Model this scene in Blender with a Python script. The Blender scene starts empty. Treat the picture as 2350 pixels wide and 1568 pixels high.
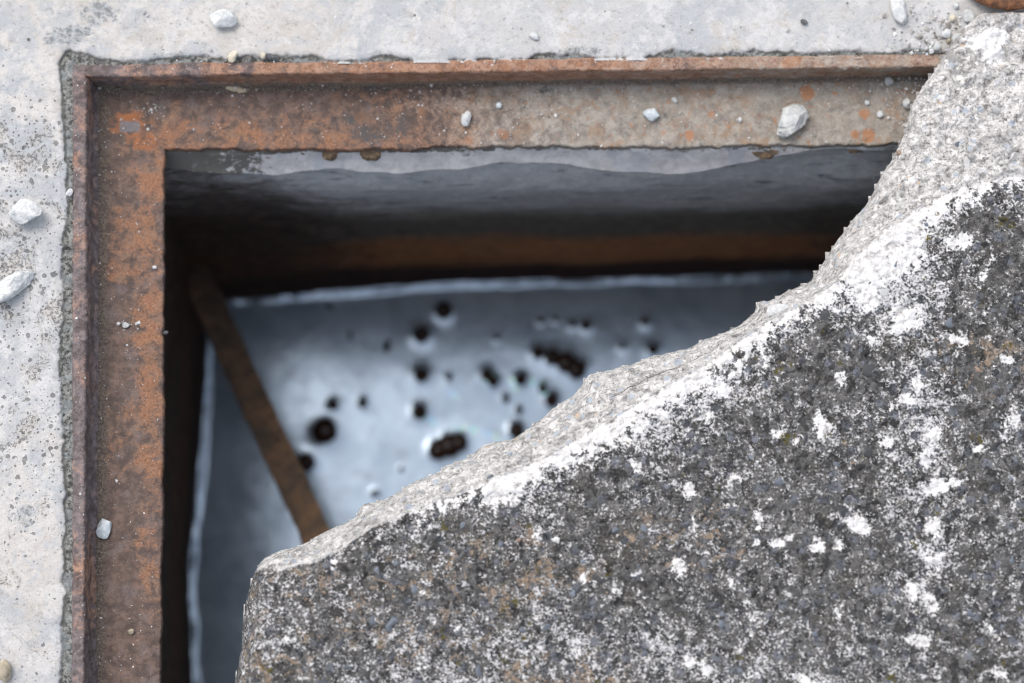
import bpy, math, random
import numpy as np
from mathutils import Vector

random.seed(7)
R = math.radians
C = bpy.context.scene.collection
MM = 0.001

# ------------------------------------------------------------------ camera
TH, DIST, FPX = R(10.3), 1.769, 5477.0
PW, PH = 2350.0, 1568.0
CAM = np.array([0.0, -DIST * math.sin(TH), DIST * math.cos(TH)])


def ray(px, py):
    x = (np.asarray(px, float) - PW / 2) / FPX
    y = -(np.asarray(py, float) - PH / 2) / FPX
    c, s = math.cos(TH), math.sin(TH)
    return x, y * c + s, y * s - c


def at(px, py, z):
    """world point on the level z seen at a photograph position"""
    dx, dy, dz = ray(px, py)
    t = (np.asarray(z, float) - CAM[2]) / dz
    return np.stack([CAM[0] + dx * t, CAM[1] + dy * t, np.broadcast_to(np.asarray(z, float), np.shape(t))], -1)


def z_on_wall(px, py, yw):
    dx, dy, dz = ray(px, py)
    t = (yw - CAM[1]) / dy
    return CAM[2] + dz * t


cam = bpy.data.cameras.new('camera')
cam.sensor_width = 36.0
cam.lens = 36.0 * FPX / PW
cam.clip_start, cam.clip_end = 0.05, 2000.0
cam.dof.use_dof = True
cam.dof.aperture_fstop = 2.5
cam.dof.focus_distance = DIST - 0.045
cam.dof.aperture_blades = 7
cob = bpy.data.objects.new('camera', cam)
C.objects.link(cob)
cob.location = CAM
cob.rotation_euler = (TH, 0, 0)
sc = bpy.context.scene
sc.camera = cob

# ------------------------------------------------------------------ light
SUN_EL, SUN_AZ = R(58), R(-38)
w = bpy.data.worlds.new('World')
sc.world = w
w.use_nodes = True
nt = w.node_tree
sky = nt.nodes.new('ShaderNodeTexSky')
sky.sky_type = 'NISHITA'
sky.sun_disc = False
sky.sun_elevation = SUN_EL
sky.sun_rotation = SUN_AZ
sky.air_density = 1.0
sky.dust_density = 3.0
bg = nt.nodes['Background']
hs = nt.nodes.new('ShaderNodeHueSaturation')   # an overcast, whiter sky
hs.inputs['Saturation'].default_value = 0.5
nt.links.new(sky.outputs[0], hs.inputs['Color'])
nt.links.new(hs.outputs[0], bg.inputs[0])
bg.inputs[1].default_value = 0.15
sun = bpy.data.lights.new('sun', 'SUN')
sun.energy = 0.5
sun.angle = R(30)
sun.color = (1.0, 0.93, 0.84)
so = bpy.data.objects.new('sun', sun)
C.objects.link(so)
sd = Vector((math.sin(SUN_AZ) * math.cos(SUN_EL), math.cos(SUN_AZ) * math.cos(SUN_EL), math.sin(SUN_EL)))
so.rotation_euler = sd.to_track_quat('Z', 'Y').to_euler()
so.location = (-1, 1, 3)
sc.view_settings.view_transform = 'Standard'
sc.view_settings.look = 'None'
sc.view_settings.exposure = 0.82
sc.view_settings.gamma = 1.0
sc.cycles.use_denoising = True
sc.cycles.filter_width = 1.1
sc.cycles.max_bounces = 8
sc.cycles.sample_clamp_indirect = 4.0


# ------------------------------------------------------------------ noise in numpy
def _hash(ix, iy, s):
    h = (ix.astype(np.int64) * 374761393 + iy.astype(np.int64) * 668265263 + int(s) * 974634777) & 0xFFFFFFFF
    h = ((h ^ (h >> 13)) * 1274126177) & 0xFFFFFFFF
    return ((h ^ (h >> 16)) & 0xFFFF) / 65535.0


def vn(x, y, s=0):
    ix, iy = np.floor(x), np.floor(y)
    fx, fy = x - ix, y - iy
    fx = fx * fx * (3 - 2 * fx)
    fy = fy * fy * (3 - 2 * fy)
    a, b = _hash(ix, iy, s), _hash(ix + 1, iy, s)
    c, d = _hash(ix, iy + 1, s), _hash(ix + 1, iy + 1, s)
    return (a + (b - a) * fx) * (1 - fy) + (c + (d - c) * fx) * fy - 0.5


def fbm(x, y, size, octaves=4, s=0, gain=0.5):
    r, a, f, tot = 0.0, 1.0, 1.0 / size, 0.0
    for k in range(octaves):
        q = 0.6 * k
        r = r + a * vn((x * math.cos(q) - y * math.sin(q)) * f + 31.7 * k, (x * math.sin(q) + y * math.cos(q)) * f - 17.3 * k, s + 11 * k)
        tot += a
        a *= gain
        f *= 2.03
    return 2 * r / tot


def worley(x, y, size, s=0):
    """distance to the nearest grain, 0 in its middle, and the grain's random number"""
    x, y = x / size, y / size
    ix, iy = np.floor(x), np.floor(y)
    best = np.full(np.shape(x), 9.0)
    rnd = np.zeros(np.shape(x))
    for i in (-1, 0, 1):
        for j in (-1, 0, 1):
            jx, jy = ix + i, iy + j
            d = np.hypot(jx + _hash(jx, jy, s) - x, jy + _hash(jx, jy, s + 5) - y)
            m = d < best
            best = np.where(m, d, best)
            rnd = np.where(m, _hash(jx, jy, s + 9), rnd)
    return best, rnd


def sstep(a, b, x):
    t = np.clip((x - a) / (b - a), 0, 1)
    return t * t * (3 - 2 * t)


def seg_dist(X, Y, P, closed=False):
    P = np.asarray(P)[:, :2]
    n = len(P)
    best = np.full(X.shape, 1e9)
    for k in range(n if closed else n - 1):
        a, b = P[k], P[(k + 1) % n]
        d = b - a
        L = max(d @ d, 1e-12)
        t = np.clip(((X - a[0]) * d[0] + (Y - a[1]) * d[1]) / L, 0, 1)
        best = np.minimum(best, (X - a[0] - t * d[0]) ** 2 + (Y - a[1] - t * d[1]) ** 2)
    return np.sqrt(best)


def inside(X, Y, P):
    P = np.asarray(P)[:, :2]
    r = np.zeros(X.shape, bool)
    n = len(P)
    for k in range(n):
        (x0, y0), (x1, y1) = P[k], P[(k + 1) % n]
        if y0 == y1:
            continue
        c = (Y > min(y0, y1)) & (Y <= max(y0, y1))
        r ^= c & (X < (x1 - x0) * (Y - y0) / (y1 - y0) + x0)
    return r


# ------------------------------------------------------------------ mesh helpers
def mesh_obj(name, V, F, mat, parent=None, attrs=None, smooth=True):
    """F: (n, 3) or (n, 4) array, or a list of such arrays"""
    Fs = F if isinstance(F, list) else [F]
    me = bpy.data.meshes.new(name)
    V = np.asarray(V, np.float32)
    me.vertices.add(len(V))
    me.vertices.foreach_set('co', V.ravel())
    idx = np.concatenate([np.asarray(f).ravel() for f in Fs]).astype(np.int32)
    sizes = np.concatenate([np.full(len(f), np.asarray(f).shape[1]) for f in Fs])
    me.loops.add(len(idx))
    me.loops.foreach_set('vertex_index', idx)
    me.polygons.add(len(sizes))
    me.polygons.foreach_set('loop_start', np.concatenate([[0], np.cumsum(sizes)[:-1]]).astype(np.int32))
    me.polygons.foreach_set('use_smooth', np.full(len(sizes), smooth))
    for k, v in (attrs or {}).items():
        a = me.attributes.new(k, 'FLOAT', 'POINT')
        a.data.foreach_set('value', np.asarray(v, np.float32).ravel())
    me.update(calc_edges=True)
    me.validate()
    if mat:
        me.materials.append(mat)
    o = bpy.data.objects.new(name, me)
    C.objects.link(o)
    if parent:
        o.parent = parent
    return o


def grid_faces(nx, ny, mask=None):
    """quads of an (ny, nx) vertex grid, wound upward for x right, y up"""
    i = np.arange(ny * nx).reshape(ny, nx)
    F = np.stack([i[:-1, :-1], i[:-1, 1:], i[1:, 1:], i[1:, :-1]], -1)
    F = F[mask] if mask is not None else F.reshape(-1, 4)
    return F.reshape(-1, 4)


def compact(V, F, attrs=None):
    used = np.zeros(len(V), bool)
    used[F.ravel()] = True
    m = np.cumsum(used) - 1
    return V[used], m[F], {k: np.asarray(v).ravel()[used] for k, v in (attrs or {}).items()}


def graded(lo, hi, step, far_lo, far_hi, grow=1.35):
    """fine between lo and hi, growing steps outside"""
    xs = list(np.arange(lo, hi + step / 2, step))
    a, s = xs[-1], step
    while a < far_hi:
        s *= grow
        a = min(a + s, far_hi)
        xs.append(a)
    b, s = xs[0], step
    left = []
    while b > far_lo:
        s *= grow
        b = max(b - s, far_lo)
        left.append(b)
    return np.array(left[::-1] + xs)


def tag(o, label=None, cat=None, group=None, kind=None):
    for k, v in (('label', label), ('category', cat), ('group', group), ('kind', kind)):
        if v:
            o[k] = v
    return o


def empty(name, loc=(0, 0, 0)):
    o = bpy.data.objects.new(name, None)
    o.empty_display_size = 0.02
    o.location = loc
    C.objects.link(o)
    return o


# ------------------------------------------------------------------ material helpers
class G:
    def __init__(s, name):
        s.m = bpy.data.materials.new(name)
        s.m.use_nodes = True
        s.t = s.m.node_tree
        s.t.nodes.clear()
        s.out = s.t.nodes.new('ShaderNodeOutputMaterial')
        s.p = s.t.nodes.new('ShaderNodeBsdfPrincipled')
        s.t.links.new(s.p.outputs[0], s.out.inputs[0])
        s.co = s.t.nodes.new('ShaderNodeTexCoord').outputs['Object']

    def put(s, sock, v):
        if isinstance(v, bpy.types.NodeSocket):
            s.t.links.new(v, sock)
        elif isinstance(v, (tuple, list)) and len(v) == 3 and sock.type == 'RGBA':
            sock.default_value = (*v, 1)
        else:
            sock.default_value = v

    def noise(s, size, detail=4, rough=0.55, dist=0.0, vec=None, out='Fac'):
        n = s.t.nodes.new('ShaderNodeTexNoise')
        s.put(n.inputs['Vector'], vec or s.co)
        n.inputs['Scale'].default_value = 1 / size
        n.inputs['Detail'].default_value = detail
        n.inputs['Roughness'].default_value = rough
        n.inputs['Distortion'].default_value = dist
        return n.outputs[out]

    def vor(s, size, feature='F1', vec=None, out='Distance', rnd=1.0):
        n = s.t.nodes.new('ShaderNodeTexVoronoi')
        n.feature = feature
        s.put(n.inputs['Vector'], vec or s.co)
        n.inputs['Scale'].default_value = 1 / size
        n.inputs['Randomness'].default_value = rnd
        return n.outputs[out]

    def warp(s, size, amount):
        n = s.noise(size, 3, out='Color')
        v = s.t.nodes.new('ShaderNodeVectorMath')
        v.operation = 'SUBTRACT'
        s.put(v.inputs[0], n)
        v.inputs[1].default_value = (0.5, 0.5, 0.5)
        m = s.t.nodes.new('ShaderNodeVectorMath')
        m.operation = 'MULTIPLY_ADD'
        s.put(m.inputs[0], v.outputs[0])
        m.inputs[1].default_value = (amount,) * 3
        s.put(m.inputs[2], s.co)
        return m.outputs[0]

    def stretch(s, sx, sy, sz):
        m = s.t.nodes.new('ShaderNodeVectorMath')
        m.operation = 'MULTIPLY'
        s.put(m.inputs[0], s.co)
        m.inputs[1].default_value = (sx, sy, sz)
        return m.outputs[0]

    def xyz(s, i):
        n = s.t.nodes.new('ShaderNodeSeparateXYZ')
        s.put(n.inputs[0], s.co)
        return n.outputs[i]

    def attr(s, name):
        n = s.t.nodes.new('ShaderNodeAttribute')
        n.attribute_name = name
        return n.outputs['Fac']

    def rnd(s):
        return s.t.nodes.new('ShaderNodeObjectInfo').outputs['Random']

    def ma(s, op, a, b=0.0, c=None, clamp=False):
        n = s.t.nodes.new('ShaderNodeMath')
        n.operation = op
        n.use_clamp = clamp
        s.put(n.inputs[0], a)
        s.put(n.inputs[1], b)
        if c is not None:
            s.put(n.inputs[2], c)
        return n.outputs[0]

    def mr(s, v, a, b, c=0.0, d=1.0):
        n = s.t.nodes.new('ShaderNodeMapRange')
        n.interpolation_type = 'SMOOTHSTEP'
        s.put(n.inputs['Value'], v)
        for k, q in zip((1, 2, 3, 4), (a, b, c, d)):
            s.put(n.inputs[k], q)
        return n.outputs[0]

    def mix(s, f, a, b, blend='MIX'):
        n = s.t.nodes.new('ShaderNodeMix')
        n.data_type = 'RGBA'
        n.blend_type = blend
        s.put(n.inputs[0], f)
        s.put(n.inputs[6], a)
        s.put(n.inputs[7], b)
        return n.outputs[2]

    def ramp(s, v, stops):
        n = s.t.nodes.new('ShaderNodeValToRGB')
        e = n.color_ramp.elements
        while len(e) < len(stops):
            e.new(0.5)
        for k, (p, c) in enumerate(stops):
            e[k].position = p
            e[k].color = (*c, 1)
        s.put(n.inputs[0], v)
        return n.outputs[0]

    def bump(s, h, dist, strength=1.0, normal=None):
        n = s.t.nodes.new('ShaderNodeBump')
        n.inputs['Strength'].default_value = strength
        n.inputs['Distance'].default_value = dist
        s.put(n.inputs['Height'], h)
        if normal is not None:
            s.put(n.inputs['Normal'], normal)
        return n.outputs[0]

    def done(s, col, rough=0.9, normal=None, spec=0.3, metal=0.0):
        s.put(s.p.inputs['Base Color'], col)
        s.put(s.p.inputs['Roughness'], rough)
        s.put(s.p.inputs['Specular IOR Level'], spec)
        s.put(s.p.inputs['Metallic'], metal)
        if normal is not None:
            s.put(s.p.inputs['Normal'], normal)
        return s.m


# pale trowelled concrete of the pavement
def mat_pavement():
    g = G('pale_concrete')
    big = g.noise(0.10, 4, 0.6, 0.6)
    mid = g.noise(0.022, 5, 0.68, 0.4)
    fine = g.noise(0.0038, 5, 0.75)
    pit = g.attr('pitted')
    col = g.mix(g.mr(big, 0.44, 0.58), g.mix(g.attr('warm'), (0.495, 0.487, 0.472), (0.54, 0.505, 0.465)), (0.425, 0.435, 0.440))
    col = g.mix(g.mr(mid, 0.46, 0.60), col, g.mix(g.attr('warm'), (0.57, 0.56, 0.545), (0.58, 0.555, 0.52)))
    col = g.mix(g.mr(g.noise(0.012, 5, 0.7, 0.5), 0.50, 0.66, 0, 0.75), col, (0.43, 0.445, 0.46))
    col = g.mix(g.mr(g.noise(0.03, 5, 0.75, 0.6), 0.53, 0.64, 0, 0.6), col, (0.47, 0.43, 0.375))
    col = g.mix(g.mr(fine, 0.47, 0.32, 0, 0.55), col, (0.27, 0.265, 0.255))
    col = g.mix(g.mr(g.noise(0.0016, 2), 0.36, 0.24, 0, 0.6), col, (0.22, 0.215, 0.205))
    col = g.mix(g.mr(fine, 0.55, 0.72, 0, 0.45), col, (0.72, 0.70, 0.67))
    # worn patches where the skin has gone and dark grains show
    wear = g.ma('ADD', g.noise(0.030, 6, 0.78, 0.8), g.ma('MULTIPLY', pit, 0.13))
    wear = g.mr(wear, 0.635, 0.72)
    sp = g.noise(0.0026, 4, 0.75)
    col = g.mix(g.ma('MULTIPLY', wear, g.mr(sp, 0.46, 0.55, 0, 0.9)), col, (0.145, 0.145, 0.142))
    # separate pinholes and small stones
    hole = None
    for size, k, pw, base in ((0.0090, 0.34, 1.5, 0.16), (0.0052, 0.44, 1.7, 0.05), (0.0030, 0.50, 1.8, 0.03)):
        wv = g.warp(size * 0.7, size * 0.55)
        d = g.vor(size, vec=wv)
        cell = g.vor(size, vec=wv, out='Color')
        lim = g.ma('MULTIPLY', g.ma('ADD', g.ma('MULTIPLY', pit, 1.0 - base), base), g.ma('MULTIPLY', g.ma('POWER', cell, pw), k))
        h_ = g.mr(g.ma('SUBTRACT', lim, d), -0.01, 0.03)
        hole = h_ if hole is None else g.ma('MAXIMUM', hole, h_)
    hc = g.mix(g.mr(mid, 0.35, 0.6), (0.12, 0.125, 0.13), (0.24, 0.235, 0.22))
    col = g.mix(g.ma('MULTIPLY', hole, 0.9), col, hc)
    blot = g.ma('ADD', g.attr('blot'), g.ma('MULTIPLY', g.ma('SUBTRACT', g.noise(0.006, 5, 0.8, 0.5), 0.5), 2.2))
    col = g.mix(g.mr(blot, 0.50, 0.78, 0, 0.85), col, g.mix(g.mr(fine, 0.4, 0.6), (0.17, 0.185, 0.19), (0.42, 0.43, 0.43)))
    # grey cement of the joint beside the steel
    j = g.attr('joint')
    jc = g.mix(g.mr(g.noise(0.0032, 5, 0.75), 0.38, 0.62), (0.055, 0.055, 0.05), (0.30, 0.30, 0.28))
    jc = g.mix(g.mr(g.noise(0.012, 3), 0.5, 0.62, 0, 0.6), jc, (0.26, 0.285, 0.285))
    col = g.mix(j, col, jc)
    col = g.mix(g.mr(g.attr('edge'), 0.3, 0.9, 0, 0.75), col, (0.13, 0.13, 0.115))
    h = g.ma('SUBTRACT', g.ma('MULTIPLY', fine, 0.6), g.ma('MULTIPLY', hole, 0.7))
    h = g.ma('ADD', h, g.ma('MULTIPLY', g.noise(0.0016, 3, 0.7), 0.4))
    return g.done(col, 0.92, g.bump(h, 0.0014, 1.0), 0.2)


def mat_cover():
    g = G('weathered_cover_concrete')
    c05 = lambda v, k: g.ma('MULTIPLY', g.ma('SUBTRACT', v, 0.5), k)
    add = lambda *q: q[0] if len(q) == 1 else g.ma('ADD', q[0], add(*q[1:]))
    n1 = g.noise(0.0052, 5, 0.75, 0.4)
    n2 = g.noise(0.0018, 3, 0.7)
    n3 = g.noise(0.020, 5, 0.7, 0.5)
    n4 = g.noise(0.06, 3, 0.6)
    n5 = g.noise(0.010, 4, 0.7, 0.6)
    wv = g.warp(0.004, 0.0026)
    gc = g.vor(0.0042, vec=wv, out='Color')
    gd = g.vor(0.0042, vec=wv)
    gc3 = g.vor(0.0090, vec=wv, out='Color')
    gd3 = g.vor(0.0090, vec=wv)
    # black crust of the old top
    dark = g.mix(g.mr(gc, 0.1, 0.95), (0.045, 0.0435, 0.042), (0.146, 0.142, 0.137))
    dark = g.mix(g.mr(n5, 0.47, 0.62, 0, 0.8), dark, (0.19, 0.182, 0.170))
    dark = g.mix(g.mr(g.noise(0.024, 3), 0.55, 0.68, 0, 0.5), dark, (0.105, 0.097, 0.082))
    stone_ = g.ma('MULTIPLY', g.mr(gc3, 0.60, 0.62), g.mr(gd3, 0.44, 0.37))
    dark = g.mix(g.ma('MULTIPLY', stone_, 0.8), dark, g.mix(g.mr(gc, 0.1, 0.9), (0.06, 0.063, 0.07), (0.20, 0.21, 0.235)))
    dark = g.mix(g.mr(n2, 0.47, 0.34, 0, 0.85), dark, (0.016, 0.016, 0.016))
    dark = g.mix(g.mr(n1, 0.40, 0.28, 0, 0.8), dark, (0.022, 0.021, 0.020))
    # white specks of lichen, thick in some places and thin in others
    fringe = g.ma('MULTIPLY', g.mr(add(g.attr('crust'), c05(n3, 0.02)), -0.020, 0.004), g.attr('crust_on'))
    sp = add(g.ma('MULTIPLY', n1, 0.52), g.ma('MULTIPLY', n2, 0.48), c05(n4, 0.18), c05(n3, 0.20), c05(n5, 0.18), g.ma('MULTIPLY', stone_, -0.06),
             g.ma('MULTIPLY', g.attr('patch'), 0.085), g.ma('MULTIPLY', fringe, 0.075), g.ma('MULTIPLY', g.attr('dense'), 0.05))
    speck = g.mr(sp, 0.520, 0.615)
    white = g.mix(g.mr(n2, 0.36, 0.6), (0.34, 0.335, 0.33), (0.74, 0.725, 0.715))
    col = g.mix(g.ma('MULTIPLY', speck, 0.9), dark, white)
    # tan flakes
    tan = g.ma('MULTIPLY', g.mr(g.noise(0.013, 5, 0.72, 0.9), 0.55, 0.58), g.mr(g.attr('flakes'), 0.3, 0.6))
    crack = g.mr(g.vor(0.005, 'DISTANCE_TO_EDGE', vec=wv), 0.02, 0.10)
    col = g.mix(g.ma('MULTIPLY', tan, crack), col, g.mix(g.mr(n2, 0.4, 0.6), (0.22, 0.165, 0.12), (0.32, 0.25, 0.185)))
    # larger white patches
    bl = add(g.attr('patch'), c05(n1, 2.0), c05(n5, 1.8), c05(n2, 1.3))
    rnd = g.mr(add(n3, c05(n1, 0.45), c05(n5, 0.3)), 0.665, 0.70)
    patch = g.ma('MAXIMUM', g.mr(bl, 0.48, 0.74), rnd)
    # crust along the broken edge (metres from its ragged border)
    cr = add(g.attr('crust'), c05(n5, 0.040), c05(n3, 0.050), c05(n1, 0.040), c05(n2, 0.008))
    crust = g.ma('MULTIPLY', g.mr(cr, -0.0014, 0.0014), g.attr('crust_on'))
    wcol = g.mix(g.mr(n1, 0.36, 0.54), (0.55, 0.53, 0.505), (0.82, 0.80, 0.775))
    wcol = g.mix(g.mr(n2, 0.40, 0.28, 0, 0.75), wcol, (0.28, 0.27, 0.26))
    wcol = g.mix(g.ma('MULTIPLY', g.mr(gc3, 0.84, 0.86), g.mr(gd3, 0.36, 0.28)), wcol, (0.42, 0.43, 0.44))
    col = g.mix(g.ma('MAXIMUM', patch, crust), col, wcol)
    # moss dots
    col = g.mix(g.ma('MULTIPLY', g.mr(g.noise(0.013, 2), 0.68, 0.72), g.mr(n2, 0.42, 0.55)), col, (0.10, 0.085, 0.015))
    # fresh broken face
    f = g.mix(g.mr(gc, 0.1, 0.9), (0.37, 0.36, 0.345), (0.69, 0.67, 0.64))
    f = g.mix(g.mr(n3, 0.42, 0.62, 0, 0.6), f, (0.50, 0.49, 0.475))
    f = g.mix(g.mr(g.noise(0.028, 4, 0.65, 0.6), 0.54, 0.66, 0, 0.65), f, (0.30, 0.295, 0.285))
    f = g.mix(g.mr(n5, 0.46, 0.34, 0, 0.7), f, (0.22, 0.217, 0.21))
    f = g.mix(g.mr(n1, 0.50, 0.62, 0, 0.85), f, (0.80, 0.78, 0.755))
    f = g.mix(g.mr(n2, 0.46, 0.34, 0, 0.85), f, (0.12, 0.11, 0.095))
    f = g.mix(g.mr(n1, 0.45, 0.33, 0, 0.85), f, (0.13, 0.12, 0.105))
    gc2 = g.vor(0.0065, vec=wv, out='Color')
    gd2 = g.vor(0.0065, vec=wv)
    f = g.mix(g.ma('MULTIPLY', g.mr(gc2, 0.76, 0.78), g.mr(gd2, 0.44, 0.36)), f, (0.42, 0.455, 0.50))
    f = g.mix(g.ma('MULTIPLY', g.mr(gc2, 0.14, 0.12), g.mr(gd2, 0.38, 0.30)), f, (0.54, 0.43, 0.33))
    f = g.mix(g.ma('MULTIPLY', g.mr(gc3, 0.20, 0.18), g.mr(gd3, 0.36, 0.28)), f, (0.72, 0.71, 0.69))
    f = g.mix(g.mr(add(g.attr('seam'), c05(n1, 1.2)), 0.40, 0.75, 0, 0.85), f, (0.13, 0.12, 0.105))
    tb = add(g.attr('top'), c05(n5, 0.6), c05(n1, 0.6))
    col = g.mix(g.mr(tb, 0.42, 0.58), f, col)
    col = g.mix(g.mr(add(g.attr('chalk'), c05(n5, 1.0), c05(n1, 1.0)), 0.45, 0.6), col, g.mix(g.mr(n1, 0.35, 0.5), (0.60, 0.585, 0.57), (0.82, 0.81, 0.79)))
    h = g.ma('ADD', g.ma('MULTIPLY', n1, 0.8), g.ma('MULTIPLY', n2, 0.5))
    h = g.ma('SUBTRACT', h, g.ma('MULTIPLY', gd, 0.5))
    return g.done(col, 0.93, g.bump(h, 0.0024, 1.0), 0.2)


def mat_rust(kind):
    g = G('rusted_steel_' + kind)
    a = g.noise(0.03, 6, 0.72, 0.7)
    b = g.noise(0.008, 5, 0.7, 0.4)
    c = g.noise(0.0018, 4, 0.7)
    brown = g.mix(g.mr(b, 0.35, 0.65), (0.085, 0.060, 0.050), (0.186, 0.128, 0.102))
    brown = g.mix(g.mr(g.noise(0.016, 4, 0.65), 0.5, 0.68, 0, 0.6), brown, (0.17, 0.145, 0.145))
    orange = g.mix(g.mr(c, 0.35, 0.65), (0.235, 0.106, 0.057), (0.35, 0.182, 0.102))
    orange = g.mix(g.mr(g.noise(0.014, 4, 0.7), 0.48, 0.66, 0, 0.75), orange, (0.25, 0.165, 0.115))
    if kind == 'rim':
        orange = g.mix(g.mr(b, 0.4, 0.62, 0, 0.8), orange, (0.42, 0.25, 0.17))
        brown = g.mix(g.mr(b, 0.38, 0.62), (0.105, 0.08, 0.075), (0.215, 0.18, 0.18))
    om = g.ma('ADD', a, g.ma('MULTIPLY', g.ma('SUBTRACT', b, 0.5), 0.75))
    om = g.ma('ADD', om, g.ma('MULTIPLY', g.ma('SUBTRACT', c, 0.5), 0.22))
    om = g.ma('ADD', om, g.ma('MULTIPLY', g.ma('SUBTRACT', g.attr('orange'), 0.5), 0.34))
    col = g.mix(g.mr(om, 0.42, 0.70, 0, 0.9), brown, orange)
    col = g.mix(g.mr(g.noise(0.010, 5, 0.75, 0.5), 0.58, 0.66, 0, 0.65), col, (0.13, 0.10, 0.095))
    col = g.mix(g.mr(c, 0.45, 0.30, 0, 0.6), col, (0.05, 0.035, 0.03))
    # cement dust that settled on the steel
    dust = g.attr('dust')
    dcol = g.mix(g.mr(b, 0.35, 0.65), (0.265, 0.24, 0.205), (0.385, 0.355, 0.305))
    dcol = g.mix(g.mr(c, 0.5, 0.7, 0, 0.5), dcol, (0.50, 0.46, 0.40))
    dcol = g.mix(g.mr(g.noise(0.020, 5, 0.7, 0.5), 0.47, 0.66, 0, 0.75), dcol, (0.30, 0.195, 0.12))
    dcol = g.mix(g.mr(g.noise(0.013, 5, 0.75, 0.4), 0.50, 0.64, 0, 0.75), dcol, (0.185, 0.17, 0.15))
    dm = g.ma('ADD', dust, g.ma('MULTIPLY', g.ma('SUBTRACT', a, 0.5), 0.75))
    dm = g.ma('ADD', dm, g.ma('MULTIPLY', g.ma('SUBTRACT', b, 0.5), 0.5))
    dm = g.ma('ADD', dm, g.ma('MULTIPLY', g.ma('SUBTRACT', c, 0.5), 0.3))
    dm = g.mr(dm, 0.34, 0.80)
    wv = g.warp(0.008, 0.006)
    sd_, scl = g.vor(0.016, vec=wv), g.vor(0.016, vec=wv, out='Color')
    spot = g.mr(g.ma('SUBTRACT', g.ma('MULTIPLY', g.ma('POWER', scl, 2.0), 0.55), sd_), -0.02, 0.10)
    s2 = g.mr(g.noise(0.0065, 4, 0.75), 0.58, 0.67)
    spot = g.ma('MAXIMUM', spot, s2)
    col = g.mix(g.ma('MULTIPLY', dm, 0.9), col, dcol)
    col = g.mix(g.ma('MULTIPLY', g.ma('MULTIPLY', spot, dust), 0.8), col, (0.38, 0.17, 0.075))
    col = g.mix(g.ma('MULTIPLY', g.mr(g.noise(0.009, 5, 0.8, 0.5), 0.60, 0.66), 0.6), col, (0.10, 0.095, 0.09))
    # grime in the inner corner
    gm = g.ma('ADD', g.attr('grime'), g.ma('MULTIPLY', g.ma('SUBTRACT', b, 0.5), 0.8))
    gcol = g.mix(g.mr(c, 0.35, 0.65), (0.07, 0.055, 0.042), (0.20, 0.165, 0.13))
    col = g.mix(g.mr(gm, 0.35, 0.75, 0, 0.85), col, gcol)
    if kind == 'ledge':
        nb = g.ma('MULTIPLY', g.ma('SUBTRACT', b, 0.5), 1.2)
        col = g.mix(g.mr(g.ma('ADD', g.attr('halo'), g.ma('MULTIPLY', nb, 1.6)), 0.55, 1.0, 0, 0.85), col, (0.36, 0.135, 0.05))
        col = g.mix(g.mr(g.ma('ADD', g.attr('bare'), g.ma('MULTIPLY', nb, 0.8)), 0.45, 0.75, 0, 0.85), col, (0.17, 0.17, 0.185))
        bk = g.ma('ADD', g.attr('black'), g.ma('MULTIPLY', g.ma('SUBTRACT', g.noise(0.008, 6, 0.8, 0.8), 0.5), 3.6))
        col = g.mix(g.mr(bk, 0.78, 0.92, 0, 0.85), col, (0.075, 0.075, 0.075))
        ck = g.ma('ADD', g.attr('cream'), g.ma('MULTIPLY', g.ma('SUBTRACT', g.noise(0.004, 4, 0.75), 0.5), 2.0))
        col = g.mix(g.mr(ck, 0.6, 0.75), col, (0.62, 0.52, 0.36))
    # dust grains
    fd, fc = g.vor(0.0042), g.vor(0.0042, out='Color')
    grain = g.mr(g.ma('SUBTRACT', g.ma('MULTIPLY', g.ma('POWER', fc, 6.0), 0.16), fd), 0.0, 0.05)
    col = g.mix(g.ma('MULTIPLY', grain, 0.85), col, (0.62, 0.62, 0.62))
    h = g.ma('ADD', g.ma('MULTIPLY', b, 0.7), g.ma('MULTIPLY', c, 0.5))
    return g.done(col, g.mr(b, 0.3, 0.7, 0.62, 0.9), g.bump(h, 0.0016, 0.9), 0.35)


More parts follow.
